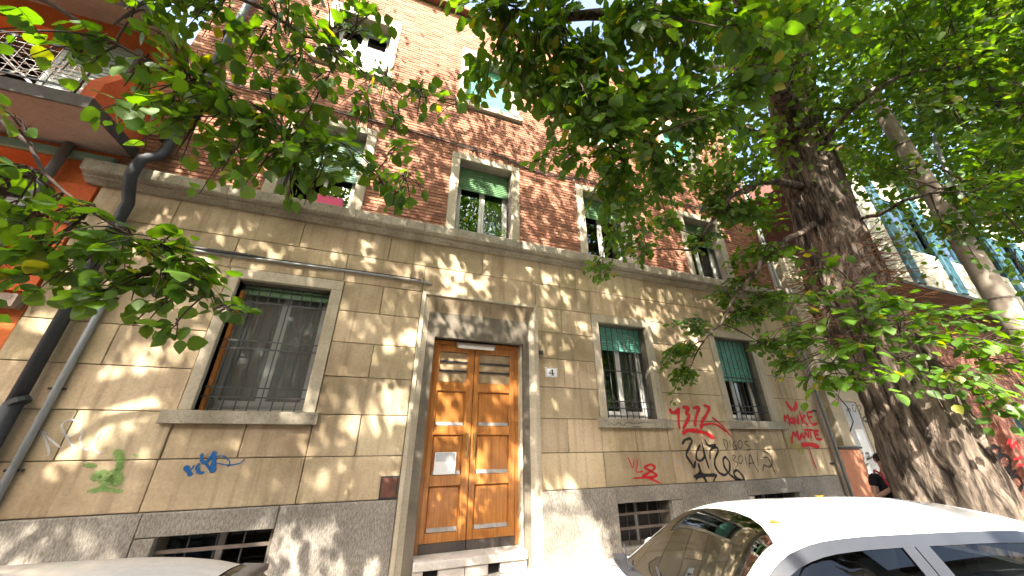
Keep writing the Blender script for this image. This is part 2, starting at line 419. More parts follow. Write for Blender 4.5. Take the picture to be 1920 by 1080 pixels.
# ---- plinth blocks
def pl(a, b, z0, z1, yf=-.03): block(a, b, z0, z1, yf, 'plinth', ash, 'plinth_block', .057)
PZ = PAVE - .12
for a, b in ((-3.88, -2.17), (-.98, .27), (2.225, 3.445)): pl(a, b, PZ, .99)
pl(-2.17, -.98, .775, .99, -.034); pl(-2.17, -2.0, PZ, .775); pl(-2.0, -.98, PZ, .28)
pl(3.445, 4.68, .775, .99, -.034); pl(4.455, 4.68, PZ, .775); pl(3.445, 4.455, PZ, .23)
pl(4.68, 6.12, PZ, .99); pl(6.12, 7.55, .755, .99, -.034); pl(6.12, 6.27, PZ, .755); pl(7.4, 7.55, PZ, .755); pl(6.27, 7.4, PZ, .25); pl(7.55, 8.75, PZ, .99)
# ---- cornice
prof = [(.02, 4.655), (-.05, 4.655), (-.085, 4.685), (-.13, 4.70), (-.13, 4.735), (-.19, 4.745), (-.205, 4.765), (-.205, 4.90), (-.195, 4.915), (.05, 4.945)]
cn = sub('cornice', bld)
cx = [-4.02, -2.5, -.87, .17, 2.12, 3.4, 4.66, 6.1, 7.5, 8.87]
for a, b in zip(cx, cx[1:]): MB().prism_x(prof, a + .003, b - .003).build('cornice_stone', M['cornice'], cn, own=((a + b) / 2, 0, 4.8))
# ---- bricks: each course laid round the windows
PIT, BL, BH = .0677, .252, .056
zones = [(c - HO, c + HO, 4.9, 6.795) for c in CX] + [(c - HO, c + HO, 8.09, 10.045) for c in CX]
sold = [(c - HO - .0, c + HO, 6.795, 6.93) for c in CX]
bricks = []
z = 4.955; row = 0
while z + BH < ZTOP - .01:
    x = XL - (BL / 2 + .005 if row % 2 else 0)
    cuts = sorted([(h[0], h[1]) for h in zones + sold if h[2] < z + BH * .6 and h[3] > z + BH * .4])
    segs = []; p = XL
    for a, b in cuts: segs.append((p, a)); p = b
    segs.append((p, XR))
    for k in range(60):
        x0, x1 = x + k * (BL + .01), x + k * (BL + .01) + BL
        for a, b in segs:
            u, v = max(x0, a + .004), min(x1, b - .004)
            if v - u > .04: bricks.append((u, v, z + random.uniform(-.0015, .0015), BH))
    z += PIT; row += 1
for h in sold:
    n = int((h[1] - h[0]) / .066)
    for k in range(n): bricks.append((h[0] + .005 + k * (h[1] - h[0]) / n, h[0] + (k + 1) * (h[1] - h[0]) / n - .005, h[2] + .006, .124))
cc = np.array([((b[0] + b[1]) / 2, 0, b[2]) for b in bricks]); px, py, dz = project(cc)
full = np.array([abs(b[1] - b[0] - BL) < .001 and b[3] == BH for b in bricks])
inview = (px > 0) & (px < 1920) & (py > 0) & (py < 1080) & full
order = np.argsort(np.where(inview, dz, 1e9)); single = set(order[:300].tolist())
def brick_geo(mb, u, v, z, h, d, t=.013):
    c = .003
    mb.add([(u, t, z), (v, t, z), (v, t, z + h), (u, t, z + h), (u + c, d, z + c), (v - c, d, z + c), (v - c, d, z + h - c), (u + c, d, z + h - c)],
           [(4, 5, 6, 7), (0, 1, 5, 4), (1, 2, 6, 5), (2, 3, 7, 6), (3, 0, 4, 7)])
rest = MB(); bm1 = None
for i, (u, v, z, h) in enumerate(bricks):
    d = random.uniform(-.003, .003)
    if i in single:
        if bm1 is None:
            t = MB(); brick_geo(t, -BL / 2, BL / 2, -BH / 2, BH, 0); bm1 = t.mesh('brick'); bm1.materials.append(M['brick'])
        o = obj_of('brick', bm1, brw); o.location = Vector(((u + v) / 2, d, z + BH / 2)) - wloc(bld)
    else: brick_geo(rest, u, v, z, h, d)
tag(rest.build('brick_courses', M['brick'], brw), kind='stuff')

# ------------------------------------------------------------------ windows
SLAT = {}
def slat_mesh(w, mat):
    k = (round(w, 3), mat)
    if k not in SLAT:
        t = MB(); h = .044
        pr = [(.012, 0), (.002, .004), (-.004, .015), (-.004, .028), (.002, .038), (.012, h - .002)]
        t.prism_x(pr, -w / 2, w / 2); SLAT[k] = t.mesh('slat'); SLAT[k].materials.append(M[mat])
    return SLAT[k]
def window(x0, x1, o0, o1, z0, z1, ztop, zs, smat, sill=None, bars=None, hbars=(), curtain=None, sash='white_sash', frame_z0=None, y_sh=.2, open_left=False):
    w = sub('window', bld, ((x0 + x1) / 2, 0, z0))
    fz = z0 if frame_z0 is None else frame_z0
    yf = -.016
    for a, b in ((o0, x0), (x1, o1)): MB().stone(a + .002, b, fz, z1 + .001, yf, .40, .005).build('jamb', M['trim'], w)
    MB().stone(o0 + .002, o1 - .002, z1 + .003, ztop, yf, .40, .005).build('lintel', M['trim'], w)
    if sill:
        a, b, c, d, pr = sill
        MB().stone(a, b, c, d, -pr, .395, .006).build('sill', M['trim' if c > 4 else 'cornice'], w)
    # roller shutter, slat by slat
    z = z1 - .05
    me = slat_mesh(x1 - x0 - .02, smat)
    while z > zs - .01:
        s = obj_of('slat', me, w); s.location = Vector(((x0 + x1) / 2, y_sh, z)) - wloc(w); z -= .0455
    for e in (x0 + .012, x1 - .012): MB().box(e - .011, e + .011, y_sh - .012, y_sh + .045, z0 + .002, z1 - .003).build('shutter_guide', M['iron'], w)
    # casement
    ya, yb = .29, .335
    m = (x0 + x1) / 2
    fr = MB().box(x0, x0 + .055, ya, yb, z0, z1).box(x1 - .055, x1, ya, yb, z0, z1).box(x0 + .055, x1 - .055, ya, yb, z0, z0 + .06).box(x0 + .055, x1 - .055, ya, yb, z1 - .06, z1)
    fr.build('casement_frame', M[sash], w)
    for a, b in ((x0 + .056, m - .002), (m + .002, x1 - .056)):
        if open_left and a < m - .3: continue
        l = MB().box(a, a + .05, ya - .014, yb - .02, z0 + .062, z1 - .062).box(b - .05, b, ya - .014, yb - .02, z0 + .062, z1 - .062).box(a + .05, b - .05, ya - .014, yb - .02, z0 + .062, z0 + .13).box(a + .05, b - .05, ya - .014, yb - .02, z1 - .12, z1 - .062)
        l.build('sash', M[sash], w)
        MB().box(a + .05, b - .05, ya + .004, ya + .008, z0 + .13, z1 - .12).build('pane', M['glass'], w)
    if curtain:
        a, b, cm = curtain
        rows = []
        n = 40
        for zz in (z0 + .08, z1 - .05): rows.append([(a + (b - a) * i / n, .43 + .018 * math.sin(i * 1.9) + .01 * math.sin(i * .7), zz) for i in range(n + 1)])
        MB().grid(rows).build('curtain', M[cm], w)
    if bars is not None:
        for x in bars: MB().tube([(x, .10, z0 + .0), (x, .10, z1 - .04)], .0075, 6).build('bar', M['iron'], w)
        for z in hbars: MB().box(x0 + .0, x1 - .0, .089, .095, z - .009, z + .009).build('cross_bar', M['iron'], w)
    return w
bars8 = lambda a, b, n=8: [a + (b - a) * i / (n - 1) for i in range(n)]
w = window(-2.10, -.99, -2.22, -.845, 1.97, 3.62, 3.765, 3.50, 'slat_green', (-2.34, -.79, 1.825, 1.968, .065), bars8(-1.99, -1.10), (2.13, 2.24, 2.72, 2.82, 3.34), (-2.02, -1.05, 'curtain'))
MB().box(-2.085, -2.045, .12, .19, 1.975, 3.50).build('wooden_stop', M['frame_wood'], w)
MB().box(-2.08, -1.0, .165, .185, 3.47, 3.53).build('shutter_rail', M['slat_green'], w)
# fly screen in front of the panes
N = NT('fly_screen')
M['net'] = N.done(N.n('MixShader', None, _0=.28, _1=N.n('BsdfTransparent'), _2=N.n('BsdfDiffuse', None, Color=(.22, .23, .215))))
MB().box(-2.04, -1.01, .245, .247, 2.0, 3.5).build('fly_screen', M['net'], w)
window(3.44, 4.50, 3.30, 4.63, 1.97, 3.62, 3.765, 3.15, 'slat_teal', (3.24, 4.73, 1.825, 1.968, .065), bars8(3.53, 4.41), (2.14, 2.25, 2.77), (4.1, 4.45, 'white_curtain'))
window(6.25, 7.35, 6.10, 7.50, 1.97, 3.62, 3.765, 2.72, 'slat_teal', (6.03, 7.62, 1.825, 1.968, .065), bars8(6.36, 7.25), (2.14, 2.25, 2.8))
US = [(5.66, 'slat_pale'), (6.10, 'slat_green'), (6.08, 'slat_green'), (6.0, 'slat_green')]
for i, c in enumerate(CX):
    window(c - HW, c + HW, c - HO, c + HO, 4.93, 6.65, 6.79, US[i][0], US[i][1], None, None, (), None if i == 0 else (c - .02, c + HW - .04, 'white_curtain'), frame_z0=4.95, open_left=(i == 0))
TS = [(9.62, 'slat_pale'), (8.26, 'slat_teal'), (8.26, 'slat_teal'), (8.92, 'slat_teal')]
for i, c in enumerate(CX):
    window(c - HW, c + HW, c - HO, c + HO, 8.24, 9.82, 10.04, TS[i][0], TS[i][1], (c - HO - .06, c + HO + .06, 8.11, 8.238, .07), None, (), None)

# ---- basement windows
def basement(x0, x1, z0, z1, hz, nv, back):
    w = sub('basement_window', bld, ((x0 + x1) / 2, 0, z0))
    for z in hz: MB().box(x0 - .02, x1 + .02, .060, .072, z - .017, z + .017).build('flat_bar', M['rust_iron'], w)
    for i in range(nv):
        x = x0 + (x1 - x0) * (i + 1) / (nv + 1); MB().tube([(x, .085, z0), (x, .085, z1)], .009, 6).build('bar', M['iron'], w)
    MB().box(x0 + .47 * (x1 - x0), x0 + .53 * (x1 - x0), .24, .27, z0, z1).build('mullion', M['dust'], w)
    MB().box(x0, x1, .28, .285, z0, z1).build('pane', back, w)
    return w
N = NT('taped_coloured_film')
cr = N.t.nodes.new('ShaderNodeValToRGB'); N.t.links.new(N.n('TexVoronoi', None, Vector=N.pos((4, 4, 5)), Scale=1.3).outputs['Color'], cr.inputs[0])
for p, c in ((0, (.02, .05, .12, 1)), (.35, (.03, .12, .03, 1)), (.6, (.16, .15, .03, 1)), (.8, (.12, .05, .03, 1)), (1, (.03, .05, .1, 1))):
    e = cr.color_ramp.elements[0] if p == 0 else (cr.color_ramp.elements[1] if p == 1 else cr.color_ramp.elements.new(p)); e.position = p; e.color = c
M['film'] = N.done(N.principled(Base_Color=cr.outputs[0], Roughness=.2))
b1 = basement(-2.0, -1.02, .28, .77, (.40, .63), 3, M['glass'])
MB().box(-1.98, -1.53, .295, .30, .29, .76).build('coloured_film', M['film'], b1)
basement(3.46, 4.45, .23, .77, (.44, .62), 4, M['interior'])
basement(6.27, 7.4, .25, .75, (.42, .6), 4, M['interior'])

# ------------------------------------------------------------------ entrance
ent = sub('door_surround', bld, (1.25, 0, PAVE))
for s in (0, 1):
    m = lambda x: x if s == 0 else 2.494 - x
    pr = [(m(.274), .40), (m(.274), -.024), (m(.33), -.024), (m(.338), -.004), (m(.535), .15), (m(.535), .40)]
    if s: pr = pr[::-1]
    MB().prism_z(pr, PZ, 3.12).build('jamb', M['trim'], ent); MB().prism_z(pr, 3.126, 3.772).build('jamb', M['trim'], ent)
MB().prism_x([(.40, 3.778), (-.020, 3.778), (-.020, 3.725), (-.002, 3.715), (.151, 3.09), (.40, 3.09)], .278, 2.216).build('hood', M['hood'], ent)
MB().prism_x([(-.003, 3.78), (-.027, 3.78), (-.027, 3.735), (-.003, 3.735)], .2765, 2.2175).build('moulding', M['trim'], ent)
door = sub('door', bld, (1.25, .25, .33))
YD = .25
MB().box(.535, .598, YD - .01, YD + .08, .335, 3.088).box(1.905, 1.985, YD - .01, YD + .08, .335, 3.088).box(.598, 1.905, YD - .01, YD + .08, 3.03, 3.088).build('door_frame', M['door_wood'], door)
def leaf(a, b, pa, pb):
    for p, q in ((a, pa), (pb, b)): MB().stone(p, q, .44, 3.027, YD, YD + .05, .004).build('stile', M['door_wood'], door)
    for z0, z1 in ((.44, .55), (1.075, 1.205), (1.715, 1.835), (2.325, 2.455), (2.92, 3.027)): MB().stone(pa + .001, pb - .001, z0, z1, YD + .0015, YD + .05, .004).build('rail', M['door_wood'], door)
    for z0, z1 in ((.55, 1.075), (1.205, 1.715), (1.835, 2.325)):
        t = MB(); c = .045
        t.add([(pa, YD + .012, z0), (pb, YD + .012, z0), (pb, YD + .012, z1), (pa, YD + .012, z1), (pa + .012, YD + .04, z0 + .012), (pb - .012, YD + .04, z0 + .012), (pb - .012, YD + .04, z1 - .012), (pa + .012, YD + .04, z1 - .012)],
              [(0, 1, 5, 4), (1, 2, 6, 5), (2, 3, 7, 6), (3, 0, 4, 7)])
        t.build('panel_bevel', M['door_wood'], door)
        MB().stone(pa + .012, pb - .012, z0 + .012, z1 - .012, YD + .022, YD + .045, .014).build('panel', M['door_wood'], door)
        MB().add([(pa + .02, YD + .004, z0 + .006), (pb - .02, YD + .004, z0 + .006), (pb - .022, YD + .0205, z0 + .052), (pa + .022, YD + .0205, z0 + .052)], [(0, 1, 2, 3)]).build('weather_ledge', M['dust'], door)
    for k, (z0, z1) in enumerate(((2.46, 2.615), (2.635, 2.755), (2.775, 2.915))): MB().box(pa, pb, YD + .03, YD + .036, z0, z1).build('pane', M['frost'], door)
    for z in (2.625, 2.765): MB().box(pa, pb, YD + .006, YD + .03, z - .013, z + .013).build('louver_bar', M['car_trim'], door)
    MB().box(a + .001, b - .001, YD - .006, YD + .05, .335, .438).build('kick_plate', M['fascia'], door)
leaf(.60, 1.212, .668, 1.105); leaf(1.222, 1.903, 1.30, 1.815)
for x, z0, z1 in ((1.165, 1.42, 1.74), (1.27, 1.40, 1.74)):
    MB().box(x - .016, x + .016, YD - .008, YD, z0, z1).build('handle_plate', M['brass'], door)
    MB().tube([(x, YD - .004, z1 - .06), (x, YD - .05, z1 - .06), (x, YD - .05, z0 + .09), (x, YD - .004, z0 + .09)], .009, 8).build('handle', M['brass'], door)
nt = MB().box(.715, 1.015, YD - .012, YD - .002, 1.215, 1.49).build('notice_board', M['paper'], door)
MB().box(.73, 1.0, YD - .0145, YD - .0125, 1.375, 1.48).build('printed_sheet', M['ink'], nt)
lp = MB().box(.90, 1.53, .165, .235, 3.005, 3.06).build('lamp', M['metal'], ent)
MB().tube([(.92, .172, 3.0), (1.51, .172, 3.0)], .03, 10).build('lamp_tube', M['lamp_cover'], lp)
ic = MB().box(1.972, 1.984, .165, .235, 1.35, 1.75).build('intercom', M['brass'], ent)
for k in range(6): MB().box(1.966, 1.971, .185, .215, 1.40 + k * .055, 1.425 + k * .055).build('button', M['metal'], ic)
st = sub('door_step', bld, (1.25, 0, 0))
MB().stone(.54, 1.98, .245, .332, -.035, .36, .008).build('threshold', M['marble'], st)
for a, b in ((.54, .66), (.84, 1.16), (1.17, 1.46), (1.62, 1.98)): MB().stone(a, b, .125, .242, -.005, .3, .005).build('riser', M['marble'], st)
for a, b in ((.663, .837), (1.463, 1.617)): MB().box(a, b, .06, .3, .128, .24).build('vent_shade_block', M['hole_shade'], st)  # solid blocks coloured black for the shade in the openings
MB().stone(.2, 2.55, PAVE - .1, .118, -.42, .3, .02).build('step', M['marble'], st)
# letterbox, number plate, small sensor
lb = sub('letterbox', bld, (.14, -.02, 1.1))
MB().stone(.045, .255, .995, 1.245, -.018, .05, .004).build('rim', M['iron'], lb); MB().stone(.065, .235, 1.015, 1.225, -.026, -.0175, .003).build('flap', M['box_paint'], lb)
npl = MB().stone(2.345, 2.555, 2.575, 2.725, -.012, .01, .003).build('number_plate', M['paper'], bld, own=(2.45, 0, 2.65))
t = MB()
for r in ((2.352, 2.548, 2.716, 2.719), (2.352, 2.548, 2.581, 2.584), (2.352, 2.355, 2.584, 2.716), (2.545, 2.548, 2.584, 2.716)): t.box(r[0], r[1], -.0145, -.0125, r[2], r[3])
for q in ([(2.452, 2.7), (2.475, 2.7), (2.475, 2.612), (2.452, 2.612)], [(2.415, 2.64), (2.452, 2.688), (2.452, 2.7), (2.405, 2.642)], [(2.405, 2.628), (2.492, 2.628), (2.492, 2.642), (2.405, 2.642)], [(2.438, 2.602), (2.49, 2.602), (2.49, 2.612), (2.438, 2.612)]):
    t.add([(x, -.0145, z) for x, z in q], [(0, 1, 2, 3)])
t.build('numeral', M['car_trim'], npl)
MB().stone(2.238, 2.29, 2.93, 2.99, -.07, .01, .006).build('sensor', M['iron'], bld)

# ------------------------------------------------------------------ pipes and cables on the facade
dp = sub('downpipe', bld, (-3.46, -.1, 0))
MB().tube([(-3.41, -.085, 11.1), (-3.41, -.085, 9.0), (-3.41, -.085, 7.0)], .055, 12).build('upper_pipe', M['blue_pipe'], dp, True)
MB().tube([(-3.41, -.085, 7.0), (-3.42, -.085, 5.35), (-3.43, -.12, 5.2), (-3.44, -.24, 5.06), (-3.45, -.29, 4.98), (-3.46, -.30, 4.85), (-3.46, -.29, 4.70), (-3.47, -.2, 4.56), (-3.48, -.10, 4.42), (-3.49, -.085, 4.2), (-3.49, -.085, 2.0)], .06, 12).build('middle_pipe', M['black_pipe'], dp, True)
MB().tube([(-3.49, -.085, 2.0), (-3.49, -.085, PAVE)], .068, 12).build('lower_pipe', M['black_pipe'], dp, True)
for z in (10.2, 8.0, 6.98, 5.5, 4.05, 2.01, .5): MB().tube([(-3.45, -.085, z - .02), (-3.45 - .03 * (z < 5), -.085, z + .02)], .078, 12).build('bracket', M['iron'], dp)
gp = sub('conduit_pipe', bld, (-3.28, -.05, 0))
MB().tube([(-3.25, -.045, 3.45), (-3.26, -.045, 2.4), (-3.30, -.045, PAVE)], .032, 10).build('pipe', M['grey_pipe'], gp, True)
for z in (2.15, 1.4, .6): MB().box(-3.345, -3.215, -.03, -.005, z - .012, z + .012).build('clip', M['iron'], gp)
hp = sub('wall_conduit', bld, (-1.3, -.03, 3.93))
MB().tube([(-3.1, -.03, 3.90), (-2.9, -.03, 3.92), (-.5, -.03, 3.935), (.33, -.03, 3.925), (.38, -.02, 3.92), (.39, 0.02, 3.918)], .017, 8).build('pipe', M['grey_pipe'], hp, True)
MB().tube([(-3.2, -.03, 3.97), (-2.75, -.04, 3.965), (-2.45, -.05, 3.95), (-2.05, -.05, 3.955), (-1.9, -.03, 3.955)], [.012, .014, .026, .022, .01], 8).build('cable_wrap', M['iron'], hp, True)
MB().tube([(-1.9, -.03, 3.957), (-.9, -.03, 3.962), (.0, -.035, 3.965), (.22, -.03, 3.96)], .008, 6).build('cable', M['iron'], hp, True)
cb = sub('facade_cable', bld, (2, -.03, 6.95))
pts = [(-3.86, 7.04), (-3.0, 6.95), (-2.2, 7.0), (-1.64, 6.96), (-.6, 7.0), (.2, 6.97), (.9, 6.96), (1.5, 6.97), (1.9, 6.86), (2.3, 6.8), (2.97, 6.86), (4.2, 7.0), (5.6, 6.97), (7.15, 7.03), (8.7, 7.0)]
for k, (r, dz, mt) in enumerate(((.012, 0, 'iron'), (.008, .03, 'car_trim'), (.007, -.022, 'iron'))):
    MB().tube([(x, -.022 - .012 * k, z + dz + .012 * math.sin(x * 3.1 + k)) for x, z in pts], r, 6).build('cable', M[mt], cb, True)
for x in (-2.2, -.6, .9, 2.97, 5.6): MB().box(x - .02, x + .02, -.03, .003, 6.93, 7.03).build('clip', M['rust_iron'], cb)
MB().stone(2.85, 2.95, 6.84, 6.93, -.06, .01, .006).build('junction_box', M['grey_pipe'], cb)
dp2 = sub('corner_downpipe', bld, (8.85, -.1, 0))
for x, r, mt in ((8.70, .036, 'pole'), (8.82, .034, 'grey_pipe')):
    MB().tube([(x, -.07, 10.9), (x, -.07, 5.1), (x, -.27, 4.95), (x, -.27, 4.65), (x, -.07, 4.4), (x, -.07, PAVE)], r, 10).build('pipe', M[mt], dp2, True)
for z in (9, 7, 3.6, 2.2, 1.2): MB().box(8.6, 8.92, -.03, 0.02, z - .015, z + .015).build('bracket', M['iron'], dp2)

# ------------------------------------------------------------------ graffiti: sprayed strokes on the stone
def strokes(name, mat, lst, ox, oy, sc, parent, y=-.0055):
    vs, fs, soft = [], [], []
    for width, pts in lst:
        P = [at_y(ox + a / sc, oy + b / sc, y) for a, b in pts]
        P = np.array([(p[0], p[2]) for p in P])
        # smooth the hand's line
        Q = [P[0]]
        for a, b in zip(P, P[1:]):
            for t in np.linspace(.125, 1, 8): Q.append(a + (b - a) * t)
        Q = np.array(Q)
        for _ in range(5): Q[1:-1] = (Q[:-2] + Q[1:-1] * 2 + Q[2:]) / 4
        T = np.gradient(Q, axis=0); T /= np.linalg.norm(T, axis=1)[:, None] + 1e-9
        Nn = np.stack([-T[:, 1], T[:, 0]], 1)
        w = width * 1.12 * (1 + .14 * np.sin(np.arange(len(Q)) * .45 + len(vs))); e_ = np.minimum(np.arange(len(Q)), np.arange(len(Q))[::-1]); cap = np.clip(.55 + e_ * .22, 0, 1); w = w * np.clip(.6 + e_ * .2, 0, 1)
        n0 = len(vs)
        for i in range(len(Q)):
            for k, sgn in enumerate((-1, 0, 1)):
                p = Q[i] + Nn[i] * w[i] * .5 * sgn; vs.append((p[0], y - .0004 * (len(fs) % 7), p[1])); soft.append(float(cap[i]) if sgn == 0 else 0.0)
        for i in range(len(Q) - 1):
            a = n0 + i * 3
            fs += [(a, a + 1, a + 4, a + 3), (a + 1, a + 2, a + 5, a + 4)]
    t = MB(); t.add(vs, fs)
    o = t.build(name, M[mat], parent)
    at = o.data.attributes.new('soft', 'FLOAT', 'POINT'); at.data.foreach_set('value', soft)
    return o
def circ(cx, cy, rx, ry, n=10): return [(cx + rx * math.cos(2 * math.pi * i / n), cy + ry * math.sin(2 * math.pi * i / n)) for i in range(n + 1)]
g6 = (1240, 740, 6.0)
R = .075
strokes('graffiti', 'sp_red', [
    (R, [(95, 155), (110, 200), (160, 205), (200, 150)]), (R * .8, [(200, 140), (190, 260), (205, 395)]),
    (R, [(235, 140), (320, 150), (270, 210), (320, 225), (290, 300), (240, 390)]), (R, [(350, 150), (430, 140), (390, 240), (375, 360)]),
    (R, [(470, 120), (545, 140), (510, 220), (460, 300), (440, 390)]), (.045, [(440, 390), (470, 340), (560, 320), (640, 345), (730, 420)]), (.04, [(565, 250), (680, 340), (790, 480)]),
    (.085, [(235, 440), (290, 400), (400, 405), (500, 435), (600, 490)])], *g6, bld)
strokes('graffiti', 'sp_red', [
    (.06, [(1380, 230), (1400, 340)]), (.06, [(1380, 230), (1415, 270), (1425, 220), (1445, 360)]), (.055, circ(1467, 290, 16, 30)), (.06, [(1500, 350), (1490, 250), (1545, 340), (1530, 220)]),
    (.06, [(1550, 180), (1590, 330)]), (.06, [(1620, 230), (1580, 270), (1660, 360)]), (.06, [(1700, 195), (1635, 200), (1650, 260), (1700, 345), (1755, 320)]), (.05, [(1650, 260), (1700, 245)]),
    (.065, [(1465, 560), (1480, 410), (1510, 470), (1530, 400), (1545, 520)]), (.055, [(1560, 510), (1580, 420), (1610, 500)]), (.045, [(1565, 475), (1600, 470)]),
    (.055, [(1615, 500), (1615, 410), (1660, 490), (1650, 400)]), (.06, [(1600, 395), (1720, 400)]), (.055, [(1670, 400), (1690, 500)]), (.06, [(1770, 405), (1715, 415), (1740, 500), (1810, 500)]), (.05, [(1720, 455), (1770, 445)]),
    (.11, [(1570, 570), (1660, 555), (1780, 590)]), (.04, [(1660, 590), (1700, 720), (1750, 845)]), (.10, [(1400, 70), (1430, 130), (1480, 180)]), (.10, [(1510, 70), (1520, 120), (1490, 185)])], *g6, bld)
strokes('graffiti', 'sp_black', [
    (.055, [(235, 560), (260, 510), (320, 490), (350, 520), (310, 600), (275, 680), (330, 760), (370, 830), (385, 740)]), (.05, [(440, 560), (395, 640), (390, 720), (440, 750), (490, 700), (470, 600)]),
    (.045, [(455, 540), (500, 720), (540, 845)]), (.05, [(480, 500), (530, 580), (620, 555), (540, 640)]), (.045, [(545, 620), (550, 735)]),
    (.05, [(560, 600), (630, 590), (640, 640), (600, 720), (600, 800), (650, 880), (710, 910), (770, 860), (770, 760), (720, 695), (690, 730), (710, 820), (770, 900), (850, 960), (940, 960), (900, 890), (850, 845), (810, 870), (830, 930), (970, 1000)]),
    (.075, [(360, 920), (500, 905), (625, 905)]), (.06, [(415, 770), (440, 860), (535, 1030)]), (.06, [(440, 860), (390, 960)]), (.035, [(625, 905), (580, 980), (680, 1080)]), (.02, [(850, 970), (860, 1080)])], *g6, bld)
D = .022
strokes('graffiti', 'sp_dark', [(D, [(690, 500), (730, 625)]), (D, [(690, 500), (740, 520), (750, 580), (730, 625)]), (D, [(765, 510), (785, 610)]), (D, [(830, 520), (800, 560), (815, 620), (850, 610), (845, 570), (825, 575)]),
    (D, circ(885, 560, 25, 45)), (D, [(975, 520), (935, 530), (945, 560), (990, 580), (1000, 620), (950, 625)]),
    (D, [(795, 680), (835, 830)]), (D, [(795, 680), (840, 690), (810, 740), (865, 770), (835, 830)]), (D, circ(890, 730, 25, 45)), (D, [(940, 680), (965, 810)]), (D * 1.3, [(985, 830), (990, 650), (1050, 800), (1095, 875)]), (D, [(985, 775), (1045, 765)]), (D, [(1075, 630), (1080, 720), (1095, 810)]),
    (D * 1.3, [(1130, 630), (1200, 650), (1245, 720), (1250, 790), (1200, 820), (1150, 780), (1140, 860)]), (D * 1.4, [(1150, 710), (1200, 700), (1290, 900)])], *g6, bld)
strokes('graffiti', 'sp_yellow', [(.18, [(1420, 480), (1480, 560), (1540, 600), (1600, 660)])], *g6, bld, -.003)
strokes('graffiti', 'sp_white', [(.03, [(170, 710), (250, 800), (310, 890)]), (.03, [(20, 720), (90, 690)]), (.025, [(60, 740), (60, 790)])], *g6, bld)
g8 = (640, 720, 3.0)
strokes('graffiti', 'sp_red', [(.022, [(1612, 410), (1640, 480), (1648, 420)]), (.022, [(1670, 420), (1655, 500), (1700, 490)]), (.045, [(1700, 470), (1740, 450), (1770, 470), (1730, 500), (1690, 520), (1740, 527), (1782, 515), (1740, 490), (1700, 470)]), (.03, [(1640, 530), (1720, 525), (1800, 560)])], *g8, bld)
strokes('graffiti', 'sp_dark', [(.012, [(1510, 215), (1540, 235), (1560, 215), (1590, 235), (1600, 215), (1650, 222), (1700, 215), (1740, 218)]), (.012, [(1640, 238), (1690, 240)])], *g8, bld, -.069)
gb = (60, 760, 4.571)
strokes('graffiti', 'sp_blue', [(.06, [(1310, 520), (1340, 560), (1365, 605)]), (.05, [(1372, 528), (1388, 532)]), (.04, [(1440, 495), (1410, 530), (1430, 580), (1480, 575)]), (.045, [(1460, 410), (1450, 470), (1490, 500), (1560, 400)]), (.065, [(1560, 390), (1560, 480), (1545, 580)]), (.035, [(1490, 500), (1520, 540), (1560, 560)]),
    (.016, [(1560, 440), (1640, 430), (1700, 480), (1680, 530)]), (.016, [(1560, 490), (1680, 515), (1780, 500), (1830, 460)])], *gb, bld)
strokes('graffiti', 'sp_green', [(.09, [(720, 380), (760, 470), (740, 560)]), (.12, [(520, 650), (600, 570), (640, 680), (700, 560), (740, 690)]), (.05, [(470, 740), (600, 715), (780, 740)]), (.05, [(440, 510), (560, 520)]), (.07, [(900, 420), (880, 440)])], *gb, bld)
strokes('graffiti', 'sp_white', [(.03, [(20, 190), (130, 240)]), (.03, [(70, 200), (110, 280), (150, 400), (130, 440)]), (.03, [(120, 260), (250, 370)]), (.025, [(380, 240), (320, 270), (260, 230), (255, 150), (340, 115), (410, 150), (430, 220), (410, 300), (430, 370), (490, 385), (540, 300), (590, 220), (560, 260), (520, 380), (600, 420)]), (.025, [(270, 200), (300, 290), (380, 380)])], *gb, bld)
# ------------------------------------------------------------------ small things on the ledge
fb = thing('flower_box', 'pink plastic flower box with small plants on the stone ledge', 'flower box', (-1.28, -.10, 4.935))
x0, x1 = -1.46, -1.10
MB().prism_x([(-.155, 5.07), (-.05, 5.07), (-.062, 4.935), (-.14, 4.935)], x0, x1).build('trough', M['pink'], fb)
MB().box(x0 - .006, x1 + .006, -.162, -.044, 5.0705, 5.08).build('rim', M['pink'], fb)
MB().box(x0 + .01, x1 - .01, -.15, -.055, 5.0805, 5.088).build('soil', M['soil'], fb)
# ------------------------------------------------------------------ orange house next door
ob = thing('orange_house', 'orange plastered house with a projecting balcony and deep eaves beside the brick building', 'building', (-6.5, 0, PAVE))
OX0, OX1 = -12.0, -3.90
hol = [(-6.3, -4.42, 3.72, 4.98), (-6.4, -5.05, 5.4, 7.15), (-4.85, -4.25, 5.4, 7.15), (-7.5, -4.15, PAVE - .1, 2.95)]
mb = MB(); wall_holes(mb, OX0, OX1, PAVE - .1, 7.62, .03, .4, hol); mb.build('wall', M['orange2'], ob)
MB().box(OX0, OX1, 1.2, 1.3, PAVE, 7.6).build('inner_wall', M['interior'], ob)
MB().box(-4.37, OX1 - .002, -.012, .028, 3.16, 4.62).build('pilaster', M['orange'], ob)
MB().box(OX0, -3.92, -.10, .028, 2.96, 3.10).build('ledge', M['concrete'], ob)
MB().box(OX0, OX1, -.03, .029, 5.0, 5.1).build('band', M['slat_pale'], ob)
bal = sub('balcony', ob, (-6, -.4, 5.18))
MB().box(-8.5, -3.76, -.80, .03, 5.185, 5.32).build('slab', M['concrete'], bal)
MB().box(-8.5, -3.745, -.83, -.802, 5.165, 5.335).box(-3.758, -3.742, -.802, .03, 5.17, 5.333).build('fascia', M['fascia'], bal)
MB().prism_z([(-3.90, -.80), (-3.765, -.80), (-3.765, .028), (-3.90, .028)], 5.336, 5.62).build('parapet', M['orange'], bal)
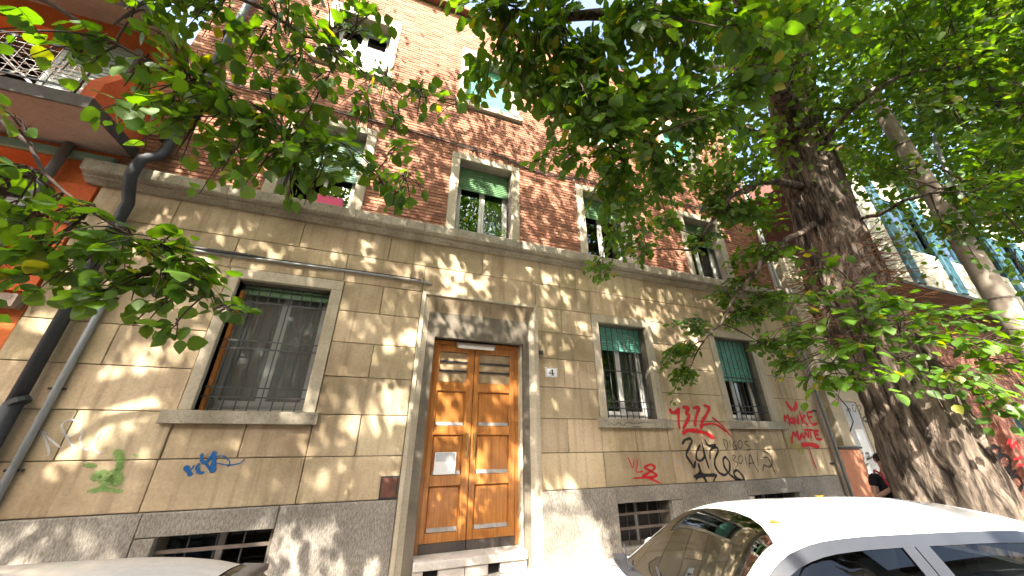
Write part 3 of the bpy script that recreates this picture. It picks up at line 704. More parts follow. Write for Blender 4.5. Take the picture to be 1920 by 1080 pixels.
t = MB(); t.add([(-3.90, -.79, 5.622), (-3.765, -.79, 5.622), (-3.765, .028, 5.622), (-3.90, .028, 5.622), (-3.90, -.62, 5.98), (-3.765, -.62, 5.98), (-3.765, .028, 6.18), (-3.90, .028, 6.18)],
                [(0, 3, 2, 1), (4, 5, 6, 7), (0, 1, 5, 4), (1, 2, 6, 5), (2, 3, 7, 6), (3, 0, 4, 7)]); t.build('parapet', M['orange'], bal)
rl = sub('railing', bal, (-6, -.8, 5.34))
MB().box(-8.5, -3.95, -.80, -.775, 6.0, 6.03).build('top_rail', M['iron'], rl)
MB().box(-8.5, -3.95, -.795, -.78, 5.42, 5.44).build('bottom_rail', M['iron'], rl)
for x in (-6.4, -5.6, -4.72, -3.97): MB().box(x - .014, x + .014, -.80, -.772, 5.33, 6.0).build('post', M['iron'], rl)
for i in range(44): MB().box(-8.4 + i * .1, -8.4 + i * .1 + .0025, -.79, -.7875, 5.44, 6.0).build('wire', M['metal'], rl)
for i in range(7): MB().box(-8.5, -3.97, -.7855, -.7815, 5.48 + i * .075, 5.4825 + i * .075).build('wire', M['metal'], rl)
# folding drying rack standing on the balcony
dr = thing('drying_rack', 'white wire clothes drying rack standing on the balcony', 'drying rack', (-4.6, -.45, 5.32))
for s in (-.3, -.62):
    MB().tube([(-5.0, s, 5.325), (-4.3, s, 5.95)], .009, 6).build('leg', M['paper'], dr); MB().tube([(-4.3, s, 5.325), (-5.0, s, 5.95)], .009, 6).build('leg', M['paper'], dr)
for i in range(8): MB().tube([(-5.05 + i * .11, -.66, 5.95), (-5.05 + i * .11, -.26, 5.95)], .006, 5).build('wire', M['paper'], dr)
ds = sub('shutter', ob, (-4.9, .0, 5.4))
for i in range(26): MB().box(-5.0, -4.4, -.02, .015, 5.42 + i * .065, 5.47 + i * .065).build('slat', M['grey_shutter'], ds)
MB().box(-5.06, -5.002, -.03, .02, 5.4, 7.15).box(-4.398, -4.34, -.03, .02, 5.4, 7.15).build('frame', M['grey_shutter'], ds)
ev = sub('roof', ob, (-6, 0, 7.7))
MB().prism_x([(-.62, 7.22), (-.62, 7.30), (4.0, 9.2), (4.0, 7.63), (.40, 7.63), (.02, 7.62)], OX0, OX1 - .01).build('eave', M['eave'], ev)
MB().tube([(OX0, -.68, 7.27), (OX1, -.68, 7.27)], .075, 10).build('gutter', M['blue_pipe'], ev, True)
MB().tube([(-4.36, -.05, 5.16), (-4.36, -.05, PAVE)], .05, 10).build('downpipe', M['grey_pipe'], ob, True)
gr = sub('wall_grille', ob, (-4.05, -.02, 4.2))
for i in range(5): MB().box(-4.1, -3.94, -.035, -.02, 4.05 + i * .08, 4.075 + i * .08).build('bar', M['iron'], gr)

# ------------------------------------------------------------------ plastered house and the far building along the street
pb = thing('plastered_house', 'beige plastered house with terracotta dado and a graffiti covered door behind the big tree', 'building', (11.3, .1, PAVE))
mb = MB(); wall_holes(mb, 9.0, 13.6, PAVE - .1, 6.4, .15, .5, [(9.02, 9.3, 1.5, 6.3), (9.75, 10.55, PAVE - .1, 2.45)]); mb.build('wall', M['plaster'], pb)
MB().box(9.0, 13.6, 2.4, 2.5, PAVE, 6.4).build('inner_wall', M['interior'], pb)
MB().stone(9.32, 9.72, 1.5, 6.3, .02, .149, .01).build('pilaster', M['plaster'], pb)
MB().stone(8.98, 9.72, PAVE - .1, 1.46, -.02, .149, .012).build('dado', M['terracotta'], pb)
MB().stone(8.96, 9.76, 1.462, 1.498, -.05, .148, .008).build('dado_cap', M['iron'], pb)
MB().stone(10.6, 13.6, PAVE - .1, 1.3, .10, .149, .012).build('dado', M['terracotta'], pb)
dd = MB().stone(9.76, 10.54, PAVE, 2.44, .17, .24, .006).build('door', M['white_wall'], pb)
for k, (a, b, c, d, mt) in enumerate(((9.82, 10.1, 1.5, 1.9, 'ink'), (10.15, 10.45, 1.3, 1.85, 'paper'), (9.85, 10.2, .9, 1.35, 'paper'), (10.12, 10.5, 1.95, 2.3, 'ink'))):
    MB().box(a, b, .164 - .001 * k, .168 - .001 * k, c, d).build('poster', M[mt], pb)
strokes('graffiti', 'sp_dark', [(.03, [(170, 470), (190, 450), (200, 475)]), (.03, [(205, 430), (215, 475), (235, 470), (225, 430), (205, 430)]), (.03, [(240, 430), (270, 440), (255, 475), (275, 500)]), (.03, [(280, 440), (300, 470)]), (.05, circ(295, 525, 14, 16)), (.04, [(300, 545), (320, 550), (340, 545)]),
    (.05, [(265, 760), (280, 750), (290, 790), (270, 800)]), (.05, [(295, 760), (320, 750), (325, 790), (300, 800), (350, 780)]), (.05, [(285, 820), (300, 840), (320, 820)])], 1540, 640, 3.6, pb, .142)
MB().tube([(9.62, -.0, 2.6), (9.66, -.1, 2.3), (9.64, -.12, 2.0), (9.6, -.02, 1.8)], .012, 6).build('cable', M['iron'], pb)

fbd = thing('teal_trimmed_building', 'long building with cream upper storey, teal vertical bars and a shaded brick ground floor', 'building', (20, 0, PAVE))
FX0, FX1 = 13.62, 40.0
mb = MB(); wall_holes(mb, FX0, FX1, PAVE - .1, 5.7, .2, .6, [(18.2, 19.4, PAVE - .2, 2.6)]); gw = mb.build('ground_floor_wall', M['mortar'], fbd)
fb2 = MB(); zz = PAVE; rw = 0
while zz < 5.6:
    x = FX0 - (.13 if rw % 2 else 0)
    while x < 26:
        a, b = max(x, FX0), x + .25
        if not (18.1 < (a + b) / 2 < 19.5 and zz < 2.6): brick_geo(fb2, a, b, zz, .057, .2 - .012 - random.uniform(0, .003), .201)
        x += .262
    zz += .0685; rw += 1
tag(fb2.build('brick_courses', M['brickred'], gw), kind='stuff')
MB().box(18.2, 19.4, .45, .5, PAVE, 2.6).build('door', M['teal'], fbd)
MB().box(FX0 - .3, FX1, -.55, 6.0, 5.72, 5.84).build('jetty_soffit', M['jetty'], fbd)
MB().box(FX0 - .3, FX1, -.62, -.552, 5.70, 5.80).build('gutter', M['iron'], fbd)
mb = MB(); wall_holes(mb, FX0 - .28, FX1, 5.842, 10.5, -.5, -.3, [(15.0 + 2.45 * i, 16.9 + 2.45 * i, 7.2, 9.2) for i in range(9)]); mb.build('upper_wall', M['panel'], fbd)
MB().box(FX0 - .28, FX1, .6, .7, 5.85, 10.5).build('inner_wall', M['interior'], fbd)
for i in range(11):
    x = 14.5 + 2.45 * i - 2.45 * 0
    MB().stone(x - .22, x + .24, 5.86, 10.3, -.60, -.502, .02).build('pillar', M['teal'], fbd)
for i in range(9):
    x0, x1 = 15.0 + 2.45 * i, 16.9 + 2.45 * i
    wd = sub('window', fbd, ((x0 + x1) / 2, -.4, 7.2))
    MB().box(x0, x0 + .08, -.46, -.36, 7.2, 9.2).box(x1 - .08, x1, -.46, -.36, 7.2, 9.2).box(x0 + .08, x1 - .08, -.46, -.36, 7.2, 7.28).box(x0 + .08, x1 - .08, -.46, -.36, 9.12, 9.2).box((x0 + x1) / 2 - .04, (x0 + x1) / 2 + .04, -.455, -.365, 7.28, 9.12).build('frame', M['teal'], wd)
    MB().box(x0 + .08, x1 - .08, -.42, -.414, 7.28, 9.12).build('pane', M['glass'], wd)
MB().prism_x([(-.95, 10.5), (-.95, 10.62), (7, 12), (7, 10.5)], FX0 - .5, FX1).build('roof', M['rooftile'], fbd)
# buttress-like brick piers by the pavement
for x in (14.6, 16.6): MB().stone(x, x + .45, PAVE - .1, 3.6, .02, .199, .02).build('pier', M['brickred'], fbd)
g7 = (1740, 640, 3.6)
strokes('graffiti', 'sp_black', [(.12, circ(455, 740, 38, 34)), (.10, circ(515, 815, 45, 50)), (.10, [(540, 770), (565, 850), (530, 900), (600, 870)]), (.12, circ(590, 960, 50, 55)), (.14, [(350, 820), (430, 810)]), (.14, [(400, 860), (390, 910)])], *g7, fbd, .165)
strokes('graffiti', 'sp_red', [(.09, [(530, 700), (560, 650), (560, 730), (600, 670), (620, 740)]), (.08, [(570, 800), (640, 780)]), (.08, [(600, 840), (640, 830)])], *g7, fbd, .01)
strokes('graffiti', 'sp_dark', [(.03, [(290, 590), (310, 570), (315, 600), (340, 580), (350, 610), (370, 590)])], *g7, fbd, .165)

# houses across the street, behind the viewer: they close the street and show in the window glass
for k, (a, b, h, cm) in enumerate(((-26, -9, 10.5, 'plaster'), (-8.6, 7.5, 12.0, 'orange2'), (8.0, 27, 10.0, 'panel'))):
    t = thing('opposite_house', ('cream', 'ochre', 'pale')[k] + ' house across the street behind the viewer, seen only in reflections', 'building', ((a + b) / 2, -17, ROAD))
    hs = [(a + 1.3 + 2.6 * i, a + 2.4 + 2.6 * i, 1.2 + 3.2 * j, 2.9 + 3.2 * j) for i in range(int((b - a - 1.5) / 2.6)) for j in range(3)]
    mb = MB(); wall_holes(mb, a, b, ROAD, h, -18.4, -18.0, hs); mb.build('wall', M[cm], t)
    MB().box(a, b, -19.6, -19.5, ROAD, h - .1).build('inner_wall', M['interior'], t)
    MB().prism_x([(-17.5, h), (-17.5, h + .12), (-26, h + 2), (-26, h)], a - .2, b + .2).build('roof', M['rooftile'], t)
    for q in hs[:18]: MB().box(q[0], q[1], -18.15, -18.14, q[2], q[3]).build('window', M['glass'], t)

# ------------------------------------------------------------------ lamp pole
PX, PY = 7.1, -3.37
lpole = thing('lamp_pole', 'tall beige tapered lamp pole with a curved grey bracket tube', 'lamp pole', (PX, PY, ROAD))
MB().tube([(PX, PY, ROAD - .05), (PX, PY, 3.0), (PX, PY, 7.35)], [.135, .118, .085], 18).build('shaft', M['pole'], lpole, True)
MB().tube([(PX, PY, 7.34), (PX, PY, 7.42)], [.09, .07], 18).build('cap', M['pole'], lpole, True)
for z in (2.2, 3.3, 4.2, 5.1, 5.9, 6.6, 7.0): MB().tube([(PX, PY, z), (PX, PY, z + .025)], .118 - (z - 3) * .0065 + .004, 18).build('band', M['rust_iron'], lpole)
def onp(px, py): # point on the vertical plane through the pole, facing the street
    return at_y(px, py, PY - .12)
MB().tube([onp(1838, 418), onp(1800, 362), onp(1768, 305), onp(1752, 262), onp(1760, 222), onp(1783, 192)], [.03, .03, .028, .026, .024, .022], 10).build('bracket_tube', M['grey_pipe'], lpole, True)
# ------------------------------------------------------------------ cars
def car(name, label, cat, origin, theta, paintm, hdr_back=.0, zs=1.0, L=4.75):
    """origin: ground point under the middle of the front bumper; theta: the tail swings towards the street by this angle"""
    root = thing(name, label, cat, (origin[0], origin[1], ROAD))
    a = np.array([math.cos(theta), -math.sin(theta)]); l = np.array([math.sin(theta), math.cos(theta)])
    def W(u, v, w):
        p = np.array(origin[:2]) + a * u + l * v; return (p[0], p[1], ROAD + w * zs)
    sm = lambda pts, u: float(np.interp(u, [p[0] for p in pts], [p[1] for p in pts]))
    def cs(pts, u, n=3):   # smoothed polyline
        return sum(sm(pts, u + d) for d in (-.12, -.06, 0, .06, .12)) / 5
    # greenhouse top: side profile, half width, edge drop
    top = [(1.05, .875), (1.22, .92), (1.5, 1.125), (1.82, 1.345), (2.12, 1.425), (2.5, 1.45), (3.0, 1.455), (3.5, 1.458), (4.0, 1.445), (4.25, 1.405), (4.4, 1.34), (4.58, 1.12), (4.75, .95), (4.95, .9)]
    hw = [(1.05, .725), (1.22, .71), (1.5, .655), (1.82, .592), (2.2, .575), (3.4, .575), (4.2, .565), (4.55, .62), (4.85, .70)]
    def crown(u, t):
        h = cs(hw, u); tt = abs(t)
        return (u, t * h, cs(top, u) - .045 * tt ** 2 - .055 * tt ** 9)
    ts = [-1, -.985, -.96, -.92, -.86, -.75, -.55, -.3, 0, .3, .55, .75, .86, .92, .96, .985, 1]
    seam = lambda t: (1.82 if hdr_back > .1 else 1.75) + hdr_back * (1 - abs(t) ** 2.2)
    rear = lambda t: 4.27 - .02 * (1 - t * t)
    def rows(u0, u1, n, tl):
        R = []
        for i in range(n + 1):
            f = i / n
            R.append([W(*crown(u0(t) + (u1(t) - u0(t)) * f, t)) for t in tl])
        return R
    cowl = lambda t: 1.22 - .10 * (1 - t * t); tail = lambda t: 4.62 + .05 * (1 - t * t)
    body = sub('body', root, W(2, 0, 0))
    MB().grid(rows(seam, rear, 26, ts)).build('roof', paintm, root, True)
    mid = [t for t in ts if abs(t) <= .87]
    MB().grid(rows(cowl, lambda t: seam(t) - .006, 14, mid)).build('windscreen', M['car_glass'], root, True)
    MB().grid(rows(lambda t: rear(t) + .008, tail, 10, mid)).build('rear_window', M['car_glass'], root, True)
    for s in (-1, 1):
        tl = sorted(s * t for t in (.86, .9, .94, .97, .985, 1))
        MB().grid(rows(cowl, lambda t: seam(t) + .004, 14, tl)).build('front_pillar', paintm, root, True)
        MB().grid(rows(lambda t: rear(t) - .004, tail, 10, tl)).build('rear_pillar', paintm, root, True)
        # sides of the greenhouse
        def side(u, f, out=0.0):      # f 0 at the drip edge, 1 at the belt
            e = crown(u, s); hb = .80 - .05 * max(0, u - 3.9)
            v = abs(e[1]) + (hb - abs(e[1])) * f + .012 * math.sin(math.pi * f) + out; w = e[2] + (.90 + .03 * (u - 1) / 3 - e[2]) * f
            return (u, s * v, w)
        us = [.95 + .05 * i for i in range(63)]
        def strip(f0, f1, ua, ub, out=0.0, n=3):
            R = []
            for u in [ua + (ub - ua) * i / 30 for i in range(31)]:
                R.append([W(*side(u, f0(u) + (f1(u) - f0(u)) * k / n, out)) for k in range(n + 1)])
            return MB().grid(R)
        fr = lambda w_: (lambda u: min(1, w_ / max(.02, math.hypot(crown(u, s)[2] - .9, .2))))
        strip(lambda u: 0, fr(.075), 1.26, 4.54, .004).build('window_frame', M['car_trim'], root, True)
        for ua, ub in ((1.5, 2.78), (3.0, 4.2)): strip(fr(.078), lambda u: .97, ua, ub, -.004).build('side_window', M['car_glass'], root, True)
        strip(fr(.07), lambda u: .99, 2.78, 2.875, .006).build('door_pillar', M['car_trim'], root, True)
        strip(fr(.07), lambda u: .99, 2.885, 3.0, .006).build('door_pillar', M['car_trim'], root, True)
        strip(fr(.07), lambda u: .99, 4.2, 4.56, .002).build('rear_quarter', paintm, root, True)
        strip(fr(.07), lambda u: .99, 1.26, 1.5, .002).build('mirror_triangle', M['car_trim'], root, True)
        strip(lambda u: .965, lambda u: 1.03, 1.26, 4.56, .008, 1).build('belt_moulding', M['car_trim'], root, True)
        # mirror, lamps, door handles, wheels
        mr = MB(); c = np.array((1.72, s * .93, .93))
        mr.tube([W(c[0], s * .82, .93), W(c[0], s * .90, .95)], .02, 6)
        for i in range(1): mr.grid([[W(c[0] + .09 * math.cos(A) * math.cos(B), c[1] + .10 * math.sin(A) * math.cos(B) * s, c[2] + .07 * math.sin(B)) for A in np.linspace(0, 2 * math.pi, 13)] for B in np.linspace(-math.pi / 2, math.pi / 2, 7)])
        mr.build('mirror', paintm, root, True)
        for u in (.76, 3.55):
            wh = sub('wheel', root, W(u, s * .78, .31))
            n = 24
            def ring(r0, v0, r1, v1): return [[W(u + r * math.cos(2 * math.pi * i / n), s * v, .31 + r * math.sin(2 * math.pi * i / n)) for i in range(n + 1)] for r, v in ((r0, v0), (r1, v1))]
            t = MB()
            for p in ((.20, .86, .29, .87), (.29, .87, .31, .85), (.31, .85, .31, .70), (.31, .70, .29, .66), (.29, .66, .02, .66)): t.grid(ring(*p))
            t.build('tyre', M['rubber'], wh, True)
            t = MB(); t.grid(ring(.20, .855, .19, .82)); t.grid(ring(.05, .86, .001, .86))
            for k in range(5):
                A = 2 * math.pi * k / 5
                p = lambda r, da: W(u + r * math.cos(A + da), s * .85, .31 + r * math.sin(A + da))
                t.add([p(.04, -.5), p(.04, .5), p(.2, .16), p(.2, -.16)], [(0, 1, 2, 3)])
            t.build('rim', M['rim'], wh)
        MB().grid([[W(.10 + .32 * f, s * (.60 + .22 * f), .66 + .10 * g + .03 * f) for f in np.linspace(0, 1, 6)] for g in (0, .5, 1)]).build('headlight', M['lens'], root, True)
        MB().grid([[W(L - .02 - .22 * f, s * (.62 + .21 * f), .74 + .20 * g) for f in np.linspace(0, 1, 6)] for g in (0, .5, 1)]).build('tail_light', M['red_lens'], root, True)
        for u in (2.5, 3.6): MB().tube([W(u, s * .855, .82), W(u + .07, s * .88, .825), W(u + .16, s * .855, .83)], .012, 6).build('door_handle', paintm, root, True)
    # lower body, lofted from nose to tail
    hwb = [(0, .55), (.12, .74), (.35, .83), (.8, .872), (1.6, .88), (3.4, .88), (4.3, .86), (4.55, .80), (L, .66)]
    dk = [(0, .62), (.1, .74), (.3, .82), (.8, .855), (1.2, .89), (1.5, .92), (4.0, .96), (4.45, .99), (4.6, .97), (L, .9)]
    zb = [(0, .28), (.3, .2), (4.2, .2), (L, .30)]
    R = []
    for u in [0, .03, .08, .15, .25, .4, .6, .8, .93, 1.2, 1.6, 2.0, 2.4, 2.8, 3.2, 3.6, 4.0, 4.3, 4.5, 4.6, 4.68, L]:
        h, d, b = cs(hwb, u) if 0 < u < L else sm(hwb, u), cs(dk, u) if .1 < u < L else sm(dk, u), sm(zb, u)
        half = [(0, b), (h * .8, b), (h * .96, b + .08), (h, b + .22), (h * .985, (b + d) / 2 + .08), (h * .975, d - .16), (h * .955, d - .07), (h * .92, d - .02), (h * .82, d + .005), (h * .5, d + .03), (0, d + .04)]
        R.append([W(u, v, w) for v, w in half] + [W(u, -v, w) for v, w in half[-2::-1]])
    t = MB(); t.grid(R); t.add(R[0], [tuple(range(len(R[0]) - 1, -1, -1))]); t.add(R[-1], [tuple(range(len(R[-1])))])
    t.build('shell', paintm, body, True)
    MB().grid([[W(1.17 + .13 * f - .10 * (1 - t * t), t * .70, .945 - .012 * f) for t in np.linspace(-1, 1, 15)] for f in (0, 1)]).build('cowl_grille', M['car_trim'], body)
    for s in (-.35, .25): MB().tube([W(1.13, s, .955), W(1.30, s + .45, 1.01)], .008, 5).build('wiper', M['car_trim'], root)
    sl = MB(); sl.grid([[W(-.012, v, w) for v in np.linspace(-.42, .42, 5)] for w in (.42, .58)]); sl.build('front_grille', M['car_trim'], root)
    # cabin: dashboard, seats
    cab = sub('cabin', root, W(2.3, 0, .3))
    t = MB(); t.grid([[W(u, v, w) for v in np.linspace(-.70, .70, 3)] for u, w in ((1.26, .88), (1.6, .90), (1.65, .55))]); t.build('dashboard', M['car_inner'], cab)
    t = MB(); t.grid([[W(u, v, .45) for v in (-.72, .72)] for u in (1.4, 4.2)]); t.build('floor', M['car_inner'], cab)
    for u in (2.25, 3.1):
        for v in (-.36, .36):
            s_ = MB(); pr = [(u - .45, .5), (u, .5), (u + .18, 1.02), (u + .20, 1.22), (u + .30, 1.22), (u + .30, 1.0), (u + .15, .42), (u - .45, .40)]
            n = len(pr); vs = [W(p[0], v - .22, p[1]) for p in pr] + [W(p[0], v + .22, p[1]) for p in pr]
            s_.add(vs, [tuple(range(n)), tuple(range(2 * n - 1, n - 1, -1))] + [(i, n + i, n + (i + 1) % n, (i + 1) % n) for i in range(n)])
            s_.build('seat', M['car_inner'], cab)
    return root, W, crown
TH = math.radians(12)
wcar, WW, WC = car('parked_car', 'white hatchback parked beside the big tree, fallen leaves on its roof', 'car', (.94, -2.04), TH, M['car_white'], .22, zs=.965)
scar, WS, _ = car('parked_car', 'silver grey car parked in front of the basement window left of the door', 'car', (-4.78, -3.30), 0.0, M['car_silver'], .05, zs=1.05)
MB().grid([[WS(4.25 + d, t * .55, 1.375 - .05 * t * t - .02 * d + z) for t in np.linspace(-1, 1, 13)] for d, z in ((0, .012), (.10, .004), (.10, -.02))]).build('rear_spoiler', M['car_trim'], scar, True)
# ------------------------------------------------------------------ foliage tools
LT = np.array([(0, 0, 0), (-.30, .20, .02), (-.40, .48, .03), (-.24, .78, .0), (0, 1.06, -.06), (.24, .78, .0), (.40, .48, .03), (.30, .20, .02), (0, .5, -.035)])
LF = np.array([(0, 8, 1), (1, 8, 2), (2, 8, 3), (3, 8, 4), (4, 8, 5), (5, 8, 6), (6, 8, 7), (7, 8, 0)])
LT6 = np.array([(0, 0, 0), (-.36, .30, .02), (-.33, .66, .015), (0, 1.05, -.05), (.33, .66, .015), (.36, .30, .02), (0, .45, -.04)])
LF6 = np.array([(0, 6, 1), (1, 6, 2), (2, 6, 3), (3, 6, 4), (4, 6, 5), (5, 6, 0)])
def norm(a): return a / (np.linalg.norm(a, axis=-1, keepdims=True) + 1e-9)
class Leaves:
    def __init__(s): s.p = []; s.d = []; s.n = []; s.s = []
    def add(s, p, d, n, size): s.p.append(np.atleast_2d(p)); s.d.append(np.atleast_2d(d)); s.n.append(np.atleast_2d(n)); s.s.append(np.atleast_1d(size))
    def arrays(s):
        p = np.concatenate(s.p); d = norm(np.concatenate(s.d)); n = np.concatenate(s.n); z = np.concatenate(s.s)
        x = norm(np.cross(d, n)); n = np.cross(x, d); return p, d, n, x, z
    def keep(s, mask):
        p, d, n, x, z = s.arrays(); s.p, s.d, s.n, s.s = [p[mask]], [d[mask]], [n[mask]], [z[mask]]
def leaf_mesh_object(name, L, mat, parent, mask=None, fine=True):
    p, d, n, x, z = L.arrays()
    if mask is not None: p, d, n, x, z = p[mask], d[mask], n[mask], x[mask], z[mask]
    T, Fc = (LT, LF) if fine else (LT6, LF6)
    m = len(p); k = len(T)
    asp = rng.uniform(.85, 1.12, m)[:, None, None]; fold = rng.uniform(.2, 2.2, m)[:, None, None]
    v = p[:, None, :] + z[:, None, None] * (T[None, :, 0:1] * asp * x[:, None, :] + T[None, :, 1:2] * d[:, None, :] + T[None, :, 2:3] * fold * n[:, None, :])
    v = v - np.array(wloc(parent))
    f = (Fc[None] + (np.arange(m) * k)[:, None, None]).reshape(-1, 3)
    me = bpy.data.meshes.new(name)
    me.vertices.add(m * k); me.vertices.foreach_set('co', v.reshape(-1).astype(np.float32))
    me.loops.add(len(f) * 3); me.loops.foreach_set('vertex_index', f.reshape(-1).astype(np.int32))
    me.polygons.add(len(f)); me.polygons.foreach_set('loop_start', np.arange(0, len(f) * 3, 3, dtype=np.int32)); me.polygons.foreach_set('loop_total', np.full(len(f), 3, np.int32))
    me.update(calc_edges=True)
    o = obj_of(name, me, parent, mat); tag(o, kind='stuff'); return o
# a finer leaf with a toothed edge, for the ones that can be told apart
def big_leaf(k):
    t = MB(); n = 9; r = random.Random(k)
    L, R, C = [], [], []
    for i in range(n + 1):
        y = i / n; w = .43 * math.sin(math.pi * min(1, y * 1.02) ** .72) ** .85 * (1 if i < n else 0) + (.03 if 0 < i < n else 0)
        tooth = .022 * (1 if i % 2 else -.4)
        zc = -.05 * y * y - .10 * (y - .4) ** 2 * r.uniform(.2, 1.6); e = .03 + .03 * r.random()
        L.append((-w - tooth * (0 < i < n), y + .02, zc + e * (w * 2))); R.append((w + tooth * (0 < i < n), y + .02, zc + e * (w * 2.2))); C.append((0, y, zc - .01))
    t.grid([L, C, R]); t.tube([(0, -.28, .01), (0, .02, 0)], .008, 4)
    me = t.mesh('leaf'); me.polygons.foreach_set('use_smooth', [True] * len(me.polygons)); me.materials.append(M['leaf']); return me
BIG = [big_leaf(k) for k in range(6)]
def leaf_objects(L, parent, count):
    p, d, n, x, z = L.arrays()
    px, py, dz = project(p + d * z[:, None] * .5)
    size = np.where((px > 0) & (px < 1920) & (py > 0) & (py < 1080) & (dz > .2), z / np.maximum(dz, .2), 0)
    idx = np.argsort(-size)[:count]; idx = idx[size[idx] > 0]
    base = np.array(wloc(parent))
    for i in idx:
        o = obj_of('leaf', BIG[int(rng.integers(6))], parent)
        q = p[i] - base; s = z[i]
        o.matrix_local = Matrix(((x[i, 0] * s, d[i, 0] * s, n[i, 0] * s, q[0]), (x[i, 1] * s, d[i, 1] * s, n[i, 1] * s, q[1]), (x[i, 2] * s, d[i, 2] * s, n[i, 2] * s, q[2]), (0, 0, 0, 1)))
    m = np.ones(len(p), bool); m[idx] = False; return m
def rvec(s=1.0): return rng.normal(0, s, 3)
def spray(base, tip, L, tw, size=.1, droop=.12, dens=1.0, r0=.006):
    base, tip = np.array(base), np.array(tip); ax = tip - base; ln = np.linalg.norm(ax)
    if ln < .05: return
    ns = 5; tt = np.linspace(0, 1, ns + 1)
    C = base + ax * tt[:, None]; C[:, 2] += ln * .18 * np.sin(tt * math.pi) - droop * ln * tt ** 2
    tw.tube(list(C), list(r0 * (1 - .75 * tt) + .0012), 4, False)
    lat = norm(np.cross(ax, (0, 0, 1.0)) + rvec(.15) * ln)
    up = norm(np.cross(lat, ax)); up = up if up[2] > 0 else -up
    n = max(4, int(ln / .055 * dens)); side = 1
    for i in range(n):
        t = (i + rng.uniform(.2, .8)) / n; q = np.array([np.interp(t, tt, C[:, k]) for k in range(3)])
        side = -side
        sl = rng.uniform(.06, .26) * (1.15 - .6 * t) * (1 if ln > .3 else .6)
        dr = norm(norm(ax) * rng.uniform(.3, .8) + lat * side * rng.uniform(.6, 1.1) + np.array([0, 0, -.22]) + rvec(.18))
        e = q + dr * sl
        if sl > .12: tw.tube([q, q + dr * sl * .5 + np.array([0, 0, .01]), e], [.0028, .002, .001], 3, False)
        m = max(1, int(sl / .048 * dens + rng.random()))
        u = (np.arange(m) + .8) / m; pos = q + (e - q) * u[:, None]
        sg = np.where(np.arange(m) % 2, 1, -1)[:, None]
        lt = norm(np.cross(dr, up))
        dd = norm(dr * .7 + lt * sg * .8 + rng.normal(0, .28, (m, 3)) + np.array([0, 0, -.35]))
        nn = norm(up * 1.0 + rng.normal(0, .38, (m, 3)) + np.array([0, 0, .25]))
        L.add(pos, dd, nn, size * rng.uniform(.55, 1.15, m))
def bez(a, b, c, n=7):
    t = np.linspace(0, 1, n)[:, None]; return (1 - t) ** 2 * a + 2 * t * (1 - t) * b + t * t * c
def cluster(C, anchor, r, k, L, tw, size=.1, droop=.12, dens=1.0):
    C = np.array(C); back = norm(np.array(anchor) - C); B = C + back * r * .8
    for _ in range(k):
        tip = C - back * r * rng.uniform(-.2, .9) + norm(rvec()) * r * rng.uniform(.3, 1.0) * np.array([1, 1, .75])
        if tip[1] > -.16: tip[1] = -.16 - rng.random() * .1
        spray(B + rvec(r * .15), tip, L, tw, size, droop, dens)
    return B
def branch_to(mb, node, B, r0, sag=.0):
    node, B = np.array(node), np.array(B); d = np.linalg.norm(B - node)
    mid = (node + B) / 2 + np.array([0, 0, .14 * d - sag]) + rvec(.05 * d)
    pts = bez(node, mid, B, 8); rr = np.linspace(r0, .006, 8); mb.tube(list(pts), list(rr), 6, False)
    return pts
def limb(mb, pts, r0, r1, n=14, pw=1.0):
    P = np.array(pts, float); t = np.linspace(0, len(P) - 1, n)
    Q = np.stack([np.interp(t, np.arange(len(P)), P[:, k]) for k in range(3)], 1)
    for _ in range(3): Q[1:-1] = (Q[:-2] + 2 * Q[1:-1] + Q[2:]) / 4
    Q[1:-1] += rng.normal(0, .02, Q[1:-1].shape)
    mb.tube(list(Q), list(r1 + (r0 - r1) * (1 - np.linspace(0, 1, n)) ** pw), 9, False); return Q
def near(nodes, C): return nodes[np.argmin(np.linalg.norm(nodes - np.array(C), axis=1))]

# ------------------------------------------------------------------ gaps cut into the crowns so sun patches land at chosen facade spots
S3 = np.array(SUN)
def wall_hit(p):
    t = p[:, 1] / S3[1]; return p[:, 0] - S3[0] * t, p[:, 2] - S3[2] * t
GAPS = [(2.35, .50, .58, 1.3), (2.85, .25, .45, 1.2), (2.05, .25, .35, 1.2), (-2.75, 2.1, .42, .75), (-2.5, 2.45, .25, .6), (.05, 2.1, .26, .8), (1.05, 1.25, .42, .55), (1.75, 1.45, .3, .55),
        (.9, 3.35, .35, .55), (1.9, 3.4, .35, .6), (1.0, 4.15, .35, .45), (-.6, .45, .45, .6), (1.6, 8.6, .8, .4), (-.5, 6.3, .7, .45), (-1.3, 4.0, .4, .4), (4.6, 3.8, .3, .5), (-3.1, 3.0, .35, .6), (9.8, 1.2, .5, .7), (15.3, 2.0, 1.0, .9), (-.3, 9.9, 1.8, .75)]
NBIG = len(GAPS)
for _k in range(520):
    _x, _z = rng.uniform(-4, 9.5), rng.uniform(.2, 10.5)
    if not (-2.3 < _x < -.9 and 1.9 < _z < 3.7): GAPS.append((_x, _z, rng.uniform(.06, .17), 1.0))
def gap_mask(p, gaps=None):
    x, z = wall_hit(p); keep = np.ones(len(p), bool)
    for gx, gz, r, s in (gaps or GAPS):
        q = np.exp(-(((x - gx) ** 2 + (z - gz) ** 2) / (r * r)) ** 1.5); keep &= rng.random(len(p)) > q * s * 1.25
    return keep

